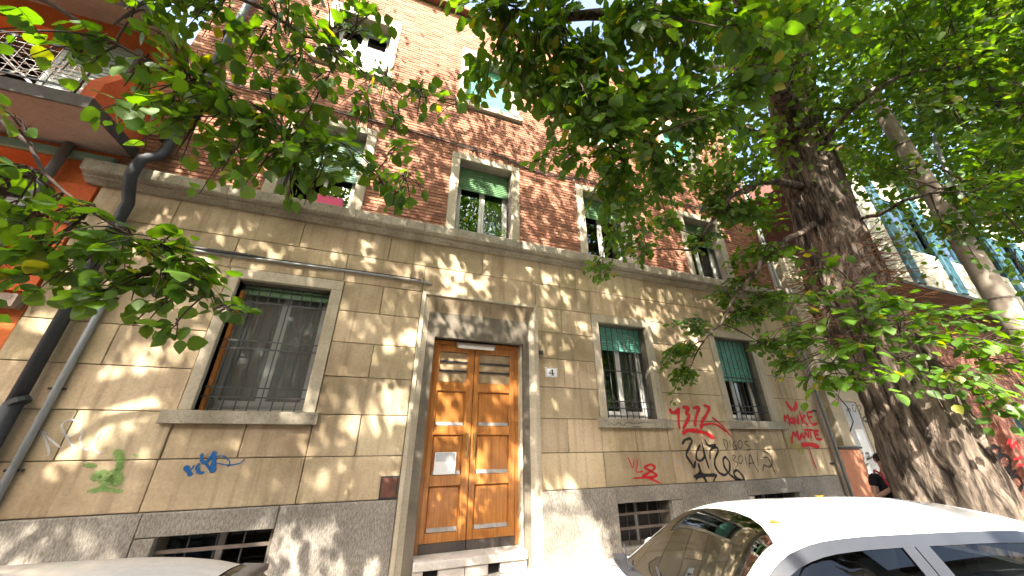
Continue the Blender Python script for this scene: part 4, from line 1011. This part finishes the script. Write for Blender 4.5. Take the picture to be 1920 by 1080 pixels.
# ------------------------------------------------------------------ the big kerbside tree
TX, TY = 6.35, -2.47
tree = thing('street_tree', 'old street tree with thick fissured trunk, leafy burr and spreading crown', 'tree', (TX, TY, ROAD))
def trunk_mesh(cx, cy, zs, rs, lean, n=44, seed=3, rib=.05, fine=0):
    r = random.Random(seed); ph = [r.uniform(0, 6.28) for _ in range(6)]
    nr = 90 if not fine else 420; n = n if not fine else 220
    zz = np.linspace(zs[0], zs[-1], nr); g = np.random.default_rng(seed)
    NA, NZ = 30, 64; tab = g.random((NA, NZ)); tab2 = g.random((9, 24))
    def vn(tb, a, z):
        A, Z = tb.shape; i = np.floor(a).astype(int); j = np.floor(z).astype(int); fa = a - i; fz = z - j; fa = fa * fa * (3 - 2 * fa); fz = fz * fz * (3 - 2 * fz)
        q = lambda x, y: tb[x % A, y % Z]
        return (q(i, j) * (1 - fa) + q(i + 1, j) * fa) * (1 - fz) + (q(i, j + 1) * (1 - fa) + q(i + 1, j + 1) * fa) * fz
    ang = np.linspace(0, 2 * math.pi, n + 1); ang[-1] = 0; rows = []
    for z in zz:
        R = np.interp(z, zs, rs); ox = np.interp(z, zs, [l[0] for l in lean]); oy = np.interp(z, zs, [l[1] for l in lean])
        q = 1 + rib * np.sin(3 * ang + ph[0] + z * .35) + rib * .6 * np.sin(5 * ang + ph[1] - z * .5)
        if fine:
            u = ang / (2 * math.pi); w = vn(tab2, u * 9, np.full_like(u, z * 1.1)) - .5
            rd = 1 - np.abs(2 * vn(tab, u * NA + w * 2.2, z * 2.3 + w * 1.5 + np.zeros_like(u)) - 1)
            rd2 = vn(tab.T, u * NZ + w * 3, z * 9.0 + np.zeros_like(u))
            q = q + (.13 * (rd - .5) + .05 * (rd2 - .5)) * min(1, .36 / R + .2)
        rows.append([(cx + ox + R * k * math.cos(a), cy + oy + R * k * math.sin(a), z) for a, k in zip(ang, q)])
    return MB().grid(rows)
zs = [ROAD - .1, .1, .5, 1.2, 2.2, 3.0, 3.5, 4.2, 5.2, 6.9, 8.3, 9.6, 11.5]
rs = [.62, .54, .49, .455, .42, .42, .46, .43, .385, .37, .33, .25, .12]
lean = [(0, 0)] * 5 + [(-.03, .08), (-.06, .12), (-.05, .10), (0, .04), (.05, -.06), (.12, -.3), (.2, -.55), (.3, -.9)]
trunk_mesh(TX, TY, zs, rs, lean, fine=1).build('trunk', M['bark'], tree, True)
br = MB(); tw = MB(); LM = Leaves()
P_ = lambda x, y, d: at_d(x, y, d)
limbs = []
def lim(pts, r0, r1):
    b = MB(); Q = limb(b, pts, r0, r1); b.build('limb', M['bark'], tree, True); limbs.append(Q)
lim([(TX - .1, TY - .2, 6.6), P_(1395, 45, 4.2), P_(1320, 12, 4.0), P_(1200, 25, 3.6), P_(1080, 40, 3.5), P_(960, 20, 3.35)], .15, .02)
lim([(TX + .05, TY - .1, 7.6), P_(1400, -60, 4.5), P_(1250, -120, 4.2), (1.2, -3.6, 7.6), (-.6, -4.4, 8.0)], .17, .03)
lim([(TX + .1, TY - .3, 8.2), (5.2, -4.4, 9.5), (3.6, -6.0, 10.3), (2.2, -7.2, 10.6)], .15, .03)
lim([(TX, TY + .1, 5.6), P_(1420, 330, 4.6), P_(1360, 380, 4.9), P_(1300, 470, 5.2)], .07, .012)
lim([(TX, TY, 5.0), P_(1440, 470, 4.6), P_(1380, 560, 5.0), P_(1320, 640, 5.2)], .055, .01)
lim([(TX, TY + .1, 6.9), P_(1330, 230, 4.4), P_(1250, 210, 4.2), P_(1170, 300, 4.0)], .07, .012)
lim([(TX + .2, TY, 6.2), P_(1640, 150, 4.8), P_(1760, 130, 5.2), P_(1900, 110, 5.6)], .045, .012)
lim([(TX + .2, TY - .1, 4.8), P_(1680, 380, 4.4), P_(1780, 350, 4.6), P_(1900, 330, 4.8)], .03, .008)
lim([(TX + .2, TY - .4, 8.4), (7.6, -4.2, 10.5), (9.0, -5.2, 11.8)], .14, .03)
lim([(TX + .1, TY - .2, 8.6), (6.5, -1.2, 10.6), (6.3, -.9, 12.2)], .14, .03)
trk = np.array([(TX + np.interp(z, zs, [l[0] for l in lean]), TY + np.interp(z, zs, [l[1] for l in lean]), z) for z in np.linspace(3, 11, 30)])
nodes = np.concatenate(limbs + [trk])
spec = [(930, 25, 3.25, .40, 6), (965, 110, 3.25, .34, 5), (905, 145, 3.2, .2, 3), (1000, 180, 3.4, .32, 5), (1040, 50, 3.4, .42, 6), (1100, 120, 3.1, .42, 6), (1070, 210, 3.2, .34, 5), (1150, 50, 3.3, .42, 6), (1195, 150, 3.4, .42, 6),
        (1120, 290, 3.6, .40, 5), (1170, 230, 3.5, .38, 5), (1250, 80, 3.6, .46, 6), (1275, 190, 3.8, .42, 5), (1330, 60, 3.6, .42, 6), (1335, 150, 3.6, .40, 5), (1395, 60, 2.6, .26, 4), (1370, 200, 2.9, .22, 3), (1350, 250, 4.2, .44, 5), (1225, 300, 4.2, .40, 5),
        (1160, 330, 3.9, .38, 6), (1210, 200, 3.5, .42, 6), (1130, 240, 3.3, .4, 6), (1090, 170, 3.1, .36, 5), (1160, 390, 4.2, .36, 6), (1240, 360, 4.4, .36, 5), (1290, 260, 4.2, .42, 6), (1050, 290, 3.6, .3, 4), (1195, 390, 4.5, .36, 5), (1150, 450, 4.6, .30, 4), (1125, 505, 4.6, .20, 3), (1195, 470, 4.7, .28, 4), (1100, 380, 4.2, .22, 3), (1000, 90, 3.35, .34, 5), (1060, 130, 3.4, .34, 5), (1130, 190, 3.0, .3, 4), (1210, 40, 3.0, .4, 5), (1300, 20, 3.2, .4, 5),
        (1300, 330, 5.0, .42, 4), (1350, 330, 5.0, .40, 4), (1405, 300, 4.6, .45, 5), (1320, 450, 5.3, .34, 4), (1400, 410, 5.0, .42, 5), (1430, 480, 5.0, .42, 5), (1360, 560, 5.4, .38, 4), (1300, 610, 5.5, .34, 5), (1275, 660, 5.5, .30, 5), (1285, 710, 5.5, .24, 4),
        (1400, 590, 5.3, .38, 4), (1450, 560, 5.0, .36, 4), (1440, 650, 5.4, .34, 4), (1490, 640, 5.0, .3, 4), (1470, 690, 5.2, .26, 4), (1400, 520, 5.2, .3, 3), (1340, 380, 5.0, .3, 3), (1240, 420, 5.0, .3, 3),
        (1400, 190, 3.4, .24, 2), (1410, 140, 3.3, .3, 4), (1470, 60, 3.2, .36, 5), (1530, 30, 3.4, .4, 5), (1430, 20, 3.0, .36, 5)]
for (x, y, d, r, k) in spec:
    C = P_(x, y, d); nd = near(nodes, C); B = cluster(C, nd, r, k + (4 if d > 4.8 else 1), LM, tw, .118 if d < 4 else .10, .16)
    branch_to(br, nd, B, .014 + .006 * r)
# crown to the right of the trunk
for gx in range(1590, 1990, 48):
    for gy in range(-30, 600, 46):
        if rng.random() < (.2 if gy < 330 else .42): continue
        x, y = gx + rng.uniform(-24, 24), gy + rng.uniform(-24, 24)
        if 1590 < x < 1960 and y > 385 and rng.random() < .85: continue
        if y > 60 and x < 1632: continue
        if abs((x - 1632) - (y - 155) * .582) < 42 and y > 130 and rng.random() < .8: continue
        d = rng.uniform(4.1, 6.6) if y < 340 else rng.uniform(3.6, 5.0)
        C = P_(x, y, d); nd = near(nodes, C); B = cluster(C, nd, .46, 4, LM, tw, .10, .15, .85)
        if rng.random() < .7: branch_to(br, nd, B, .014)
# the crown behind the trunk
LR = Leaves()
for _ in range(150):
    x, y = rng.uniform(1375, 1960), rng.uniform(-60, 340); d = rng.uniform(5.0, 8.5); C = P_(x, y, d)
    if C[1] > -.9 or C[2] > 14.5: continue
    r = rng.uniform(.35, .65); p = C + rng.normal(0, 1, (95, 3)) * np.array([r, r, r * .55]); p = p[p[:, 1] < -.25]
    LR.add(p, rng.normal(0, 1, p.shape) + np.array([0, 0, -.5]), rng.normal(0, .5, p.shape) + np.array([0, 0, 1.0]), rng.uniform(.08, .13, len(p)))
    if _ % 2: branch_to(br, near(nodes, C), C, .016)
# burr: leafy shoots bursting from the trunk
dead = MB(); burr_leaf = Leaves()
for (x, y, d) in [(1510, 560, 3.9), (1560, 590, 3.7), (1600, 545, 3.7), (1655, 560, 3.7), (1570, 650, 3.7), (1625, 640, 3.65), (1690, 620, 3.65), (1745, 640, 3.7), (1800, 640, 3.7), (1860, 660, 3.8), (1700, 690, 3.62), (1640, 705, 3.62),
                  (1760, 715, 3.6), (1820, 720, 3.6), (1870, 735, 3.65), (1545, 690, 3.9), (1500, 620, 4.1), (1850, 600, 3.9), (1905, 690, 3.8), (1900, 640, 3.9), (1590, 720, 3.7), (1525, 500, 4.0), (1810, 590, 3.8), (1740, 590, 3.7), (1885, 770, 3.65), (1520, 720, 4.0), (1680, 570, 3.6), (1625, 600, 3.6)]:
    C = P_(x, y, d); a = np.array([TX - .03, TY + .08, np.clip(C[2] + .1, 3.0, 4.6)])
    B = cluster(C, a, .26, 5, burr_leaf, tw, .12, .10, .55); branch_to(br, a, B, .012)
for _ in range(700):
    A = rng.uniform(0, 2 * math.pi); z = rng.uniform(2.9, 4.5); o = np.array([TX - .04 + .40 * math.cos(A), TY + .09 + .40 * math.sin(A), z])
    e = o + np.array([math.cos(A), math.sin(A), rng.uniform(-.6, .5)]) * rng.uniform(.12, .5) + rvec(.06)
    dead.tube([o, (o + e) / 2 + rvec(.03), e], [.006, .004, .0015], 4, False)
tag(br.build('branches', M['twig'], tree, True), kind='stuff'); tag(tw.build('twigs', M['twig'], tree), kind='stuff'); tag(dead.build('dead_shoots', M['dead_twig'], tree), kind='stuff')
LM.add(*(lambda a: (a[0], a[1], a[2], a[4]))(burr_leaf.arrays()))
LM.keep(gap_mask(LM.arrays()[0], GAPS[:3]))
m = leaf_objects(LM, tree, 300)
leaf_mesh_object('crown', LM, M['leaf'], tree, m); leaf_mesh_object('rear_crown', LR, M['leaf_far'], tree, None, False)

# ------------------------------------------------------------------ the tree whose low branches hang in from the left
QX, QY = -5.9, -3.6
ltree = thing('street_tree', 'street tree whose low leafy branches hang in front of the orange balcony', 'tree', (QX, QY, ROAD))
zs2 = [ROAD - .1, .3, 1.5, 3.0, 5.0, 7.0, 9.5]; rs2 = [.5, .38, .33, .30, .27, .2, .09]; lean2 = [(0, 0), (0, 0), (.02, 0), (.1, 0), (.2, -.1), (.3, -.3), (.5, -.7)]
trunk_mesh(QX, QY, zs2, rs2, lean2, 32, 5).build('trunk', M['bark'], ltree, True)
LL = Leaves(); tw2 = MB(); br2 = MB(); limbs2 = []
def lim2(pts, r0, r1):
    b = MB(); Q = limb(b, pts, r0, r1, 22, 2.4 if r0 < .06 else 1.0); b.build('limb', M['twig'], ltree, True); limbs2.append(Q)
lim2([(QX + .15, QY, 4.2), P_(-420, -190, 2.3), P_(-200, -110, 2.3), P_(-50, -45, 2.3), P_(130, 20, 2.3), P_(240, 95, 2.35), P_(420, 185, 2.5), P_(560, 255, 2.65), P_(700, 310, 2.8), P_(800, 356, 2.9)], .05, .004)
lim2([(QX + .2, QY, 5.2), (-3.6, -4.0, 5.9), P_(300, -70, 2.6), P_(520, 30, 2.7), P_(640, 105, 2.8), P_(740, 175, 2.9), P_(850, 195, 3.0)], .05, .004)
lim2([(QX + .15, QY, 3.2), P_(-420, 40, 2.2), P_(-150, 110, 2.1), P_(-30, 200, 2.1), P_(70, 300, 2.1), P_(170, 405, 2.1), P_(300, 490, 2.2), P_(420, 565, 2.3), P_(475, 592, 2.35)], .045, .004)
nodes2 = np.concatenate(limbs2)
spec2 = [(180, 85, 2.3, .13, 2), (110, 110, 2.2, .12, 2), (260, 150, 2.35, .15, 3), (330, 110, 2.4, .16, 3), (300, 195, 2.35, .15, 3), (390, 190, 2.45, .18, 4), (450, 250, 2.5, .18, 4), (510, 240, 2.6, .18, 4), (580, 270, 2.65, .18, 4), (640, 290, 2.7, .18, 4), (700, 315, 2.8, .16, 3), (770, 350, 2.85, .13, 2),
         (480, 310, 2.5, .16, 3), (410, 300, 2.45, .15, 3), (350, 240, 2.4, .15, 3), (540, 320, 2.6, .15, 3), (600, 330, 2.65, .12, 2), (740, 370, 2.8, .08, 1), (440, 200, 2.5, .16, 3), (560, 215, 2.6, .16, 3), (240, 210, 2.1, .10, 1), (390, 130, 2.5, .14, 2),
         (330, 15, 2.5, .18, 3), (260, 10, 2.4, .15, 2), (400, 20, 2.6, .16, 3), (520, 15, 2.7, .20, 4), (480, 80, 2.6, .16, 3), (590, 60, 2.75, .20, 4), (560, 125, 2.7, .18, 3), (650, 110, 2.8, .18, 4), (720, 165, 2.85, .18, 3), (780, 190, 2.9, .15, 3), (835, 195, 3.0, .10, 2), (690, 30, 2.8, .20, 3), (640, 30, 2.8, .18, 3), (680, 210, 2.8, .16, 3), (740, 235, 2.9, .14, 2), (600, 175, 2.7, .18, 3), (520, 160, 2.6, .16, 3), (740, 280, 2.9, .1, 1),
         (30, 330, 2.1, .14, 2), (20, 420, 2.05, .16, 3), (70, 430, 2.1, .15, 3), (130, 450, 2.1, .15, 3), (60, 490, 2.05, .13, 2), (190, 490, 2.15, .15, 3), (120, 520, 2.1, .12, 2), (25, 540, 2.0, .10, 1), (250, 460, 2.15, .15, 3), (230, 540, 2.15, .14, 3), (290, 540, 2.2, .15, 3), (280, 590, 2.2, .12, 2), (310, 625, 2.2, .08, 1), (350, 500, 2.25, .13, 3), (380, 540, 2.3, .12, 2), (430, 575, 2.3, .08, 1), (180, 560, 2.1, .10, 2), (20, 50, 2.0, .10, 1), (15, 215, 2.0, .08, 1), (60, 370, 2.1, .12, 2), (130, 400, 2.1, .12, 2), (200, 430, 2.1, .12, 2), (320, 450, 2.2, .10, 2)]
for (x, y, d, r, k) in spec2:
    C = P_(x, y, d); nd = near(nodes2, C); B = cluster(C, nd, r * 1.25, k + 2, LL, tw2, .102, .25, .85)
    branch_to(br2, nd, B, .006)
# its crown overhead and the crowns of the trees across the street, unseen, with leaves set along sun rays to shade the facade
rear = []
for (x, y, lab) in ((.6, -10.4, 'street tree standing across the road behind the viewer, opposite the door'), (-8.6, -10.8, 'street tree across the road behind the viewer, opposite the orange house'), (9.2, -10.6, 'street tree across the road behind the viewer, opposite the plastered house')):
    t = thing('street_tree', lab, 'tree', (x, y, ROAD), 'trees across the street'); trunk_mesh(x, y, [ROAD - .1, .3, 2, 5, 8, 11], [.5, .38, .32, .27, .18, .06], [(0, 0), (0, 0), (.05, .1), (.1, .3), (.1, .6), (.1, 1.0)], 24, int(x * 7) % 50).build('trunk', M['bark'], t, True)
    rear.append([t, x, y, Leaves(), MB(), []])
lim2([(QX + .25, QY - .1, 5.6), (-4.6, -5.4, 7.6), (-3.2, -6.8, 9.0), (-1.6, -7.6, 9.8)], .10, .02)
lim2([(QX + .25, QY - .2, 6.6), (-5.4, -5.2, 8.5), (-4.6, -6.6, 10.5)], .13, .03)
lim2([(QX + .2, QY, 6.2), (-4.8, -2.4, 7.8), (-4.3, -1.6, 9.2)], .1, .02)
nodes2b = np.concatenate(limbs2[3:])
for q in rear:
    for k in range(6):
        A = 2 * math.pi * k / 6 + rng.uniform(-.3, .3); b = MB(); z0 = rng.uniform(4.2, 7)
        Q = limb(b, [(q[1] + .08, q[2] + .25, z0), (q[1] + 1.8 * math.cos(A), q[2] + .4 + 1.8 * math.sin(A), z0 + 1.8), (q[1] + 3.6 * math.cos(A), q[2] + .6 + 3.4 * math.sin(A), z0 + 3.2)], .11, .025); b.build('limb', M['bark'], q[0], True); q[5].append(Q)
    q[5] = np.concatenate(q[5])
main_nodes = np.concatenate([limbs[1], limbs[2], limbs[8], limbs[9], trk[18:]])
LC = Leaves(); brc = MB(); twc = MB()
owners = [(LL, nodes2b, br2), (LC, main_nodes, brc)] + [(q[3], q[5], q[4]) for q in rear]
NCL = 1000; made = 0
cent, own = [], []
while made < NCL:
    x, z = rng.uniform(-5.5, 13), rng.uniform(-.6, 11.0)
    zc = rng.uniform(5.6, 14.0); t = (zc - z) / S3[2]
    if t < 2.2: continue
    C = np.array([x, 0, z]) + S3 * t
    if C[1] > -1.0 or C[1] < -14.5: continue
    px, py, dz = project(C)
    if dz > 0 and -60 < px < 1980 and -110 < py < 1100: continue
    ds = [np.min(np.linalg.norm(o[1] - C, axis=1)) for o in owners]; k = int(np.argmin(ds))
    if ds[k] > 4.4: continue
    made += 1
    L, nd_, mbr = owners[k]; n = int(rng.uniform(50, 95)); r = rng.uniform(.3, .6)
    p = C + rng.normal(0, 1, (n, 3)) * np.array([r, r, r * .55]); p = p[p[:, 1] < -.3]; n = len(p)
    pq = project(p); out = ~((pq[2] > 0) & (pq[0] > 0) & (pq[0] < 1920) & (pq[1] > -10) & (pq[1] < 1080)); p = p[out]; p = p[gap_mask(p)]; n = len(p)
    if n == 0: continue
    L.add(p, rng.normal(0, 1, (n, 3)) + np.array([0, 0, -.5]), rng.normal(0, .55, (n, 3)) + np.array([0, 0, 1.0]), rng.uniform(.09, .15, n))
    if made % 3 == 0: branch_to(mbr, near(nd_, C), C, .009)
tag(br2.build('branches', M['twig'], ltree, True), kind='stuff'); tag(tw2.build('twigs', M['twig'], ltree), kind='stuff')
LL.keep(gap_mask(LL.arrays()[0], GAPS[:12]))
m = leaf_objects(LL, ltree, 300); leaf_mesh_object('crown', LL, M['leaf'], ltree, m)
if LC.p: leaf_mesh_object('upper_crown', LC, M['leaf'], tree, None, False); tag(brc.build('upper_branches', M['twig'], tree, True), kind='stuff')
for t, x, y, L, mbr, nd in rear:
    if L.p: leaf_mesh_object('crown', L, M['leaf'], t, None, False)
    if mbr.v: tag(mbr.build('branches', M['twig'], t, True), kind='stuff')

# ------------------------------------------------------------------ trees farther along the pavement
for (x, y, ln, lab, n) in ((12.6, -4.3, (-1.6, .3), 'leaning dark-trunked street tree behind the lamp pole', 15000), (18.5, -4.4, (.4, 0), 'street tree in the row beyond the leaning tree', 13000), (26, -4.6, (0, .2), 'far street tree closing the row along the pavement', 9000)):
    t = thing('street_tree', lab, 'tree', (x, y, ROAD), 'trees farther along the pavement')
    trunk_mesh(x, y, [ROAD - .1, .5, 2.5, 5, 8, 12], [.5, .36, .3, .26, .2, .06], [(0, 0), (0, 0), (ln[0] * .15, ln[1] * .2), (ln[0] * .5, ln[1] * .5), (ln[0], ln[1]), (ln[0] * 1.2, ln[1])], 24, int(x)).build('trunk', M['bark'], t, True)
    L = Leaves(); bb = MB(); cc_ = np.array([x + ln[0] * .6, y, 8.3])
    for k in range(150):
        v = norm(rvec()); rr = rng.uniform(.35, 1) ** .6; C = cc_ + v * rr * np.array([3.4, 2.6, 4.6])
        if C[1] > -2.0 and C[2] < 9: C[1] = -2.0 - rng.random()
        if C[2] < 5.6: C[2] = 5.6 + rng.random() * 2
        m_ = int(n / 150); r = rng.uniform(.4, .75)
        p = C + rng.normal(0, 1, (m_, 3)) * np.array([r, r, r * .5]); p = p[(p[:, 1] < -.3)]
        L.add(p, rng.normal(0, 1, p.shape) + np.array([0, 0, -.5]), rng.normal(0, .5, p.shape) + np.array([0, 0, 1.0]), rng.uniform(.09, .15, len(p)))
        if k % 2 == 0:
            z = min(10.5, max(3.5, C[2] - 1.0)); nd = np.array([x + np.interp(z, [.5, 5, 8, 12], [0, ln[0] * .5, ln[0], ln[0] * 1.2]), y, z]); branch_to(bb, nd, C, .04)
    tag(bb.build('branches', M['twig'], t, True), kind='stuff'); leaf_mesh_object('crown', L, M['leaf_far'], t, None, False)

# ------------------------------------------------------------------ small plants, fallen leaves
L = Leaves(); t = MB()
for k in range(30):
    x = rng.uniform(-1.44, -1.12); b = np.array([x, -.10 + rng.uniform(-.03, .03), 5.085]); e = b + np.array([rng.uniform(-.03, .03), rng.uniform(-.05, .03), rng.uniform(.04, .11)])
    t.tube([b, e], .002, 3, False)
    for q in range(5): L.add(b + (e - b) * rng.uniform(.4, 1), rvec(), rvec(.5) + np.array([0, 0, 1]), rng.uniform(.02, .035))
t.build('stems', M['twig'], fb); leaf_mesh_object('leaves', L, M['leaf'], fb)
pp = thing('potted_plant', 'small spiky green potted plant standing behind the ledge of the middle window', 'plant', (1.52, -.02, 4.945))
MB().tube([(1.52, .06, 4.945), (1.52, .06, 5.04)], [.05, .065], 14).build('pot', M['terracotta'], pp, True)
t = MB()
for k in range(34):
    A = rng.uniform(0, 6.28); r = rng.uniform(.08, .22); h = rng.uniform(.06, .24); c = np.array([1.52, .06, 5.03]); o = np.array([math.cos(A), math.sin(A) * .6, 0])
    w = np.array([-o[1], o[0], 0]) * .008; a, b, e = c, c + o * r * .5 + np.array([0, 0, h]), c + o * r + np.array([0, 0, h * .7])
    t.add([a - w, a + w, b + w, b - w, e], [(0, 1, 2, 3), (3, 2, 4)])
t.build('blades', M['leaf'], pp)
YB = BIG[0].copy(); YB.materials.clear(); YB.materials.append(M['leaf_yellow'])
for k, (u, v, lab) in enumerate(((2.12, -.62, 'yellow fallen leaf lying on the white car roof by the windscreen'), (3.3, .70, 'brownish fallen leaf lying on the far edge of the white car roof'))):
    o = obj_of('fallen_leaf', YB); c_ = WC(u, v); w = WW(c_[0], c_[1], c_[2] + .012); o.location = w; o.scale = (.085, .085, .085); o.rotation_euler = (.06, .1, 1.2 + k); tag(o, lab, 'leaf')
# ------------------------------------------------------------------ the person on the pavement
def skin_body(name, joints, edges, mat, parent, sub=2, off=(0, 0, 0)):
    me = bpy.data.meshes.new(name); names = list(joints)
    me.from_pydata([tuple(np.array(joints[n][0]) - np.array(off)) for n in names], [(names.index(a), names.index(b)) for a, b in edges], []); me.update()
    o = bpy.data.objects.new(name, me); COL.objects.link(o)
    o.modifiers.new('s', 'SKIN'); sv = me.skin_vertices[0].data
    for i, n in enumerate(names): sv[i].radius = joints[n][1] if hasattr(joints[n][1], '__len__') else (joints[n][1],) * 2
    sv[0].use_root = True
    m = o.modifiers.new('u', 'SUBSURF'); m.levels = m.render_levels = sub
    dg = bpy.context.evaluated_depsgraph_get(); ev = o.evaluated_get(dg); m2 = bpy.data.meshes.new_from_object(ev)
    bpy.data.objects.remove(o); m2.name = name; m2.materials.clear(); m2.materials.append(mat)
    m2.polygons.foreach_set('use_smooth', [True] * len(m2.polygons))
    q = obj_of(name, m2, parent); return q
QP = at_d(1650, 862, 5.0); bx, by = float(QP[0]), float(QP[1])
person = thing('person', 'person in a black T-shirt with a red shoulder strap standing behind the tree trunk', 'person', (bx, by, ROAD))
# local frame: facing towards the tree (+x right, -y to the street); the head is bowed over a raised hand
H = 1.745 / 1.66
K = lambda x, y, z: (x * H, y * H, z * H)
J = {'pelvis': (K(0, 0, .92), (.13, .10)), 'waist': (K(0, 0, 1.05), (.115, .09)), 'chest': (K(0, 0, 1.22), (.135, .10)), 'neckb': (K(.0, -.0, 1.36), (.075, .065)), 'neck': (K(.0, -.015, 1.42), .045),
     'skull0': (K(.0, -.03, 1.47), (.062, .070)), 'skull1': (K(.0, -.035, 1.535), (.068, .082)), 'skull2': (K(.0, -.03, 1.59), (.055, .066)),
     'shL': (K(-.16, 0, 1.33), .05), 'elL': (K(-.22, -.04, 1.07), .036), 'wrL': (K(-.11, -.20, 1.20), .025), 'haL': (K(-.085, -.235, 1.235), (.018, .03)),
     'shR': (K(.16, 0, 1.33), .05), 'elR': (K(.23, .02, 1.06), .036), 'wrR': (K(.22, -.06, .84), .025), 'haR': (K(.22, -.075, .78), (.018, .03)),
     'hipL': (K(-.09, 0, .86), .085), 'knL': (K(-.10, -.01, .48), .055), 'anL': (K(-.10, .02, .09), .038), 'toL': (K(-.11, -.14, .035), .035),
     'hipR': (K(.09, 0, .86), .085), 'knR': (K(.10, -.02, .48), .055), 'anR': (K(.10, .02, .09), .038), 'toR': (K(.12, -.14, .035), .035)}
E_ = [('pelvis', 'waist'), ('waist', 'chest'), ('chest', 'neckb'), ('neckb', 'neck'), ('neck', 'skull0'), ('skull0', 'skull1'), ('skull1', 'skull2')]
for s in 'LR': E_ += [('chest', 'sh' + s), ('sh' + s, 'el' + s), ('el' + s, 'wr' + s), ('wr' + s, 'ha' + s), ('pelvis', 'hip' + s), ('hip' + s, 'kn' + s), ('kn' + s, 'an' + s), ('an' + s, 'to' + s)]
for s, base, fw, sp in (('L', J['haL'][0], np.array((.012, -.03, .022)), np.array((.010, .002, .012))), ('R', J['haR'][0], np.array((0, -.008, -.035)), np.array((.0, .012, 0.0)))):
    b = np.array(base)
    for k in range(4):
        o = b + sp * (k - 1.5); ln = (.9, 1.05, 1.0, .8)[k]
        J[f'f{s}{k}a'] = (tuple(o + fw * .8 * ln), .0085); J[f'f{s}{k}b'] = (tuple(o + fw * 1.5 * ln + np.array((.006, .004, -.004))), .0075)
        E_ += [('ha' + s, f'f{s}{k}a'), (f'f{s}{k}a', f'f{s}{k}b')]
    J[f't{s}a'] = (tuple(b + sp * 2.6 + fw * .1), .009); J[f't{s}b'] = (tuple(b + sp * 3.0 + fw * .9), .008); E_ += [('wr' + s, f't{s}a'), (f't{s}a', f't{s}b')]
bd = skin_body('body', J, E_, M['skin'], person); 
SH = {k: (J[k][0], tuple(r + .014 for r in (J[k][1] if hasattr(J[k][1], '__len__') else (J[k][1],) * 2))) for k in ('pelvis', 'waist', 'chest', 'neckb', 'shL', 'shR')}
SH['neckb'] = (J['neckb'][0], (.105, .09)); SH['pelvis'] = (J['pelvis'][0], (.142, .115))
for s, f in (('L', .55), ('R', .55)):
    SH['sl' + s] = (tuple(np.array(J['sh' + s][0]) * (1 - f) + np.array(J['el' + s][0]) * f), .062)
shirt = skin_body('t_shirt', SH, [('pelvis', 'waist'), ('waist', 'chest'), ('chest', 'neckb'), ('chest', 'shL'), ('chest', 'shR'), ('shL', 'slL'), ('shR', 'slR')], M['black_cloth'], person)
TR = {k: (J[k][0], tuple(r + .014 for r in (J[k][1] if hasattr(J[k][1], '__len__') else (J[k][1],) * 2))) for k in ('pelvis', 'hipL', 'knL', 'anL', 'hipR', 'knR', 'anR')}
skin_body('trousers', TR, [('pelvis', 'hipL'), ('hipL', 'knL'), ('knL', 'anL'), ('pelvis', 'hipR'), ('hipR', 'knR'), ('knR', 'anR')], M['denim'], person)
for s in (-1, 1): skin_body('shoe', {'a': (K(s * .10, .045, .05), .045), 'b': (K(s * .105, -.05, .045), .045), 'c': (K(s * .115, -.17, .035), .035)}, [('a', 'b'), ('b', 'c')], M['car_trim'], person)
# hair cap, ears, nose, eyes
hc = np.array(J['skull1'][0]); t = MB(); rows = []
for B in np.linspace(-.35, math.pi / 2, 12):
    rows.append([tuple(hc + np.array((.079 * math.cos(A) * math.cos(B), .012 + .096 * math.sin(A) * math.cos(B) + (.02 if math.sin(A) < -.3 and B < .35 else 0), .012 + .085 * math.sin(B))) * (1 + .05 * math.sin(9 * A + 5 * B))) for A in np.linspace(0, 2 * math.pi, 25)])
t.grid(rows); me = t.mesh('hair'); me.polygons.foreach_set('use_smooth', [True] * len(me.polygons)); me.materials.append(M['hair']); obj_of('hair', me, person)
t = MB()
for s in (-1, 1): t.tube([tuple(hc + np.array((s * .070, .0, .02))), tuple(hc + np.array((s * .083, .012, -.01))), tuple(hc + np.array((s * .074, .0, -.04)))], [.006, .013, .006], 6)
t.tube([tuple(hc + np.array((0, -.086, .005))), tuple(hc + np.array((0, -.112, -.03))), tuple(hc + np.array((0, -.088, -.036)))], [.007, .012, .008], 6)
me = t.mesh('ears_and_nose'); me.materials.append(M['skin']); obj_of('nose', me, person)
for s in (-1, 1):
    t = MB().tube([tuple(hc + np.array((s * .028, -.088, .004))), tuple(hc + np.array((s * .028, -.080, .004)))], .009, 8); me = t.mesh('eye'); me.materials.append(M['hair']); obj_of('eye', me, person)
t = MB().tube([tuple(hc + np.array((-.022, -.082, -.062))), tuple(hc + np.array((0, -.09, -.06))), tuple(hc + np.array((.022, -.082, -.062)))], .005, 6); me = t.mesh('mouth'); me.materials.append(M['red_strap']); obj_of('mouth', me, person)
t = MB(); t.tube([K(-.10, -.10, 1.36), K(-.11, -.135, 1.28), K(-.06, -.14, 1.14), K(.04, -.12, 1.0), K(.13, -.05, .93)], .013, 6); t.tube([K(-.10, -.10, 1.36), K(-.10, .03, 1.40), K(-.07, .12, 1.3), K(.02, .135, 1.12), K(.13, .06, .95)], .013, 6)
me = t.mesh('bag_strap'); me.materials.append(M['red_strap']); obj_of('bag_strap', me, person)
for o in person.children: o.rotation_euler = (0, 0, 0)
person.rotation_euler = (0, 0, math.radians(-35))
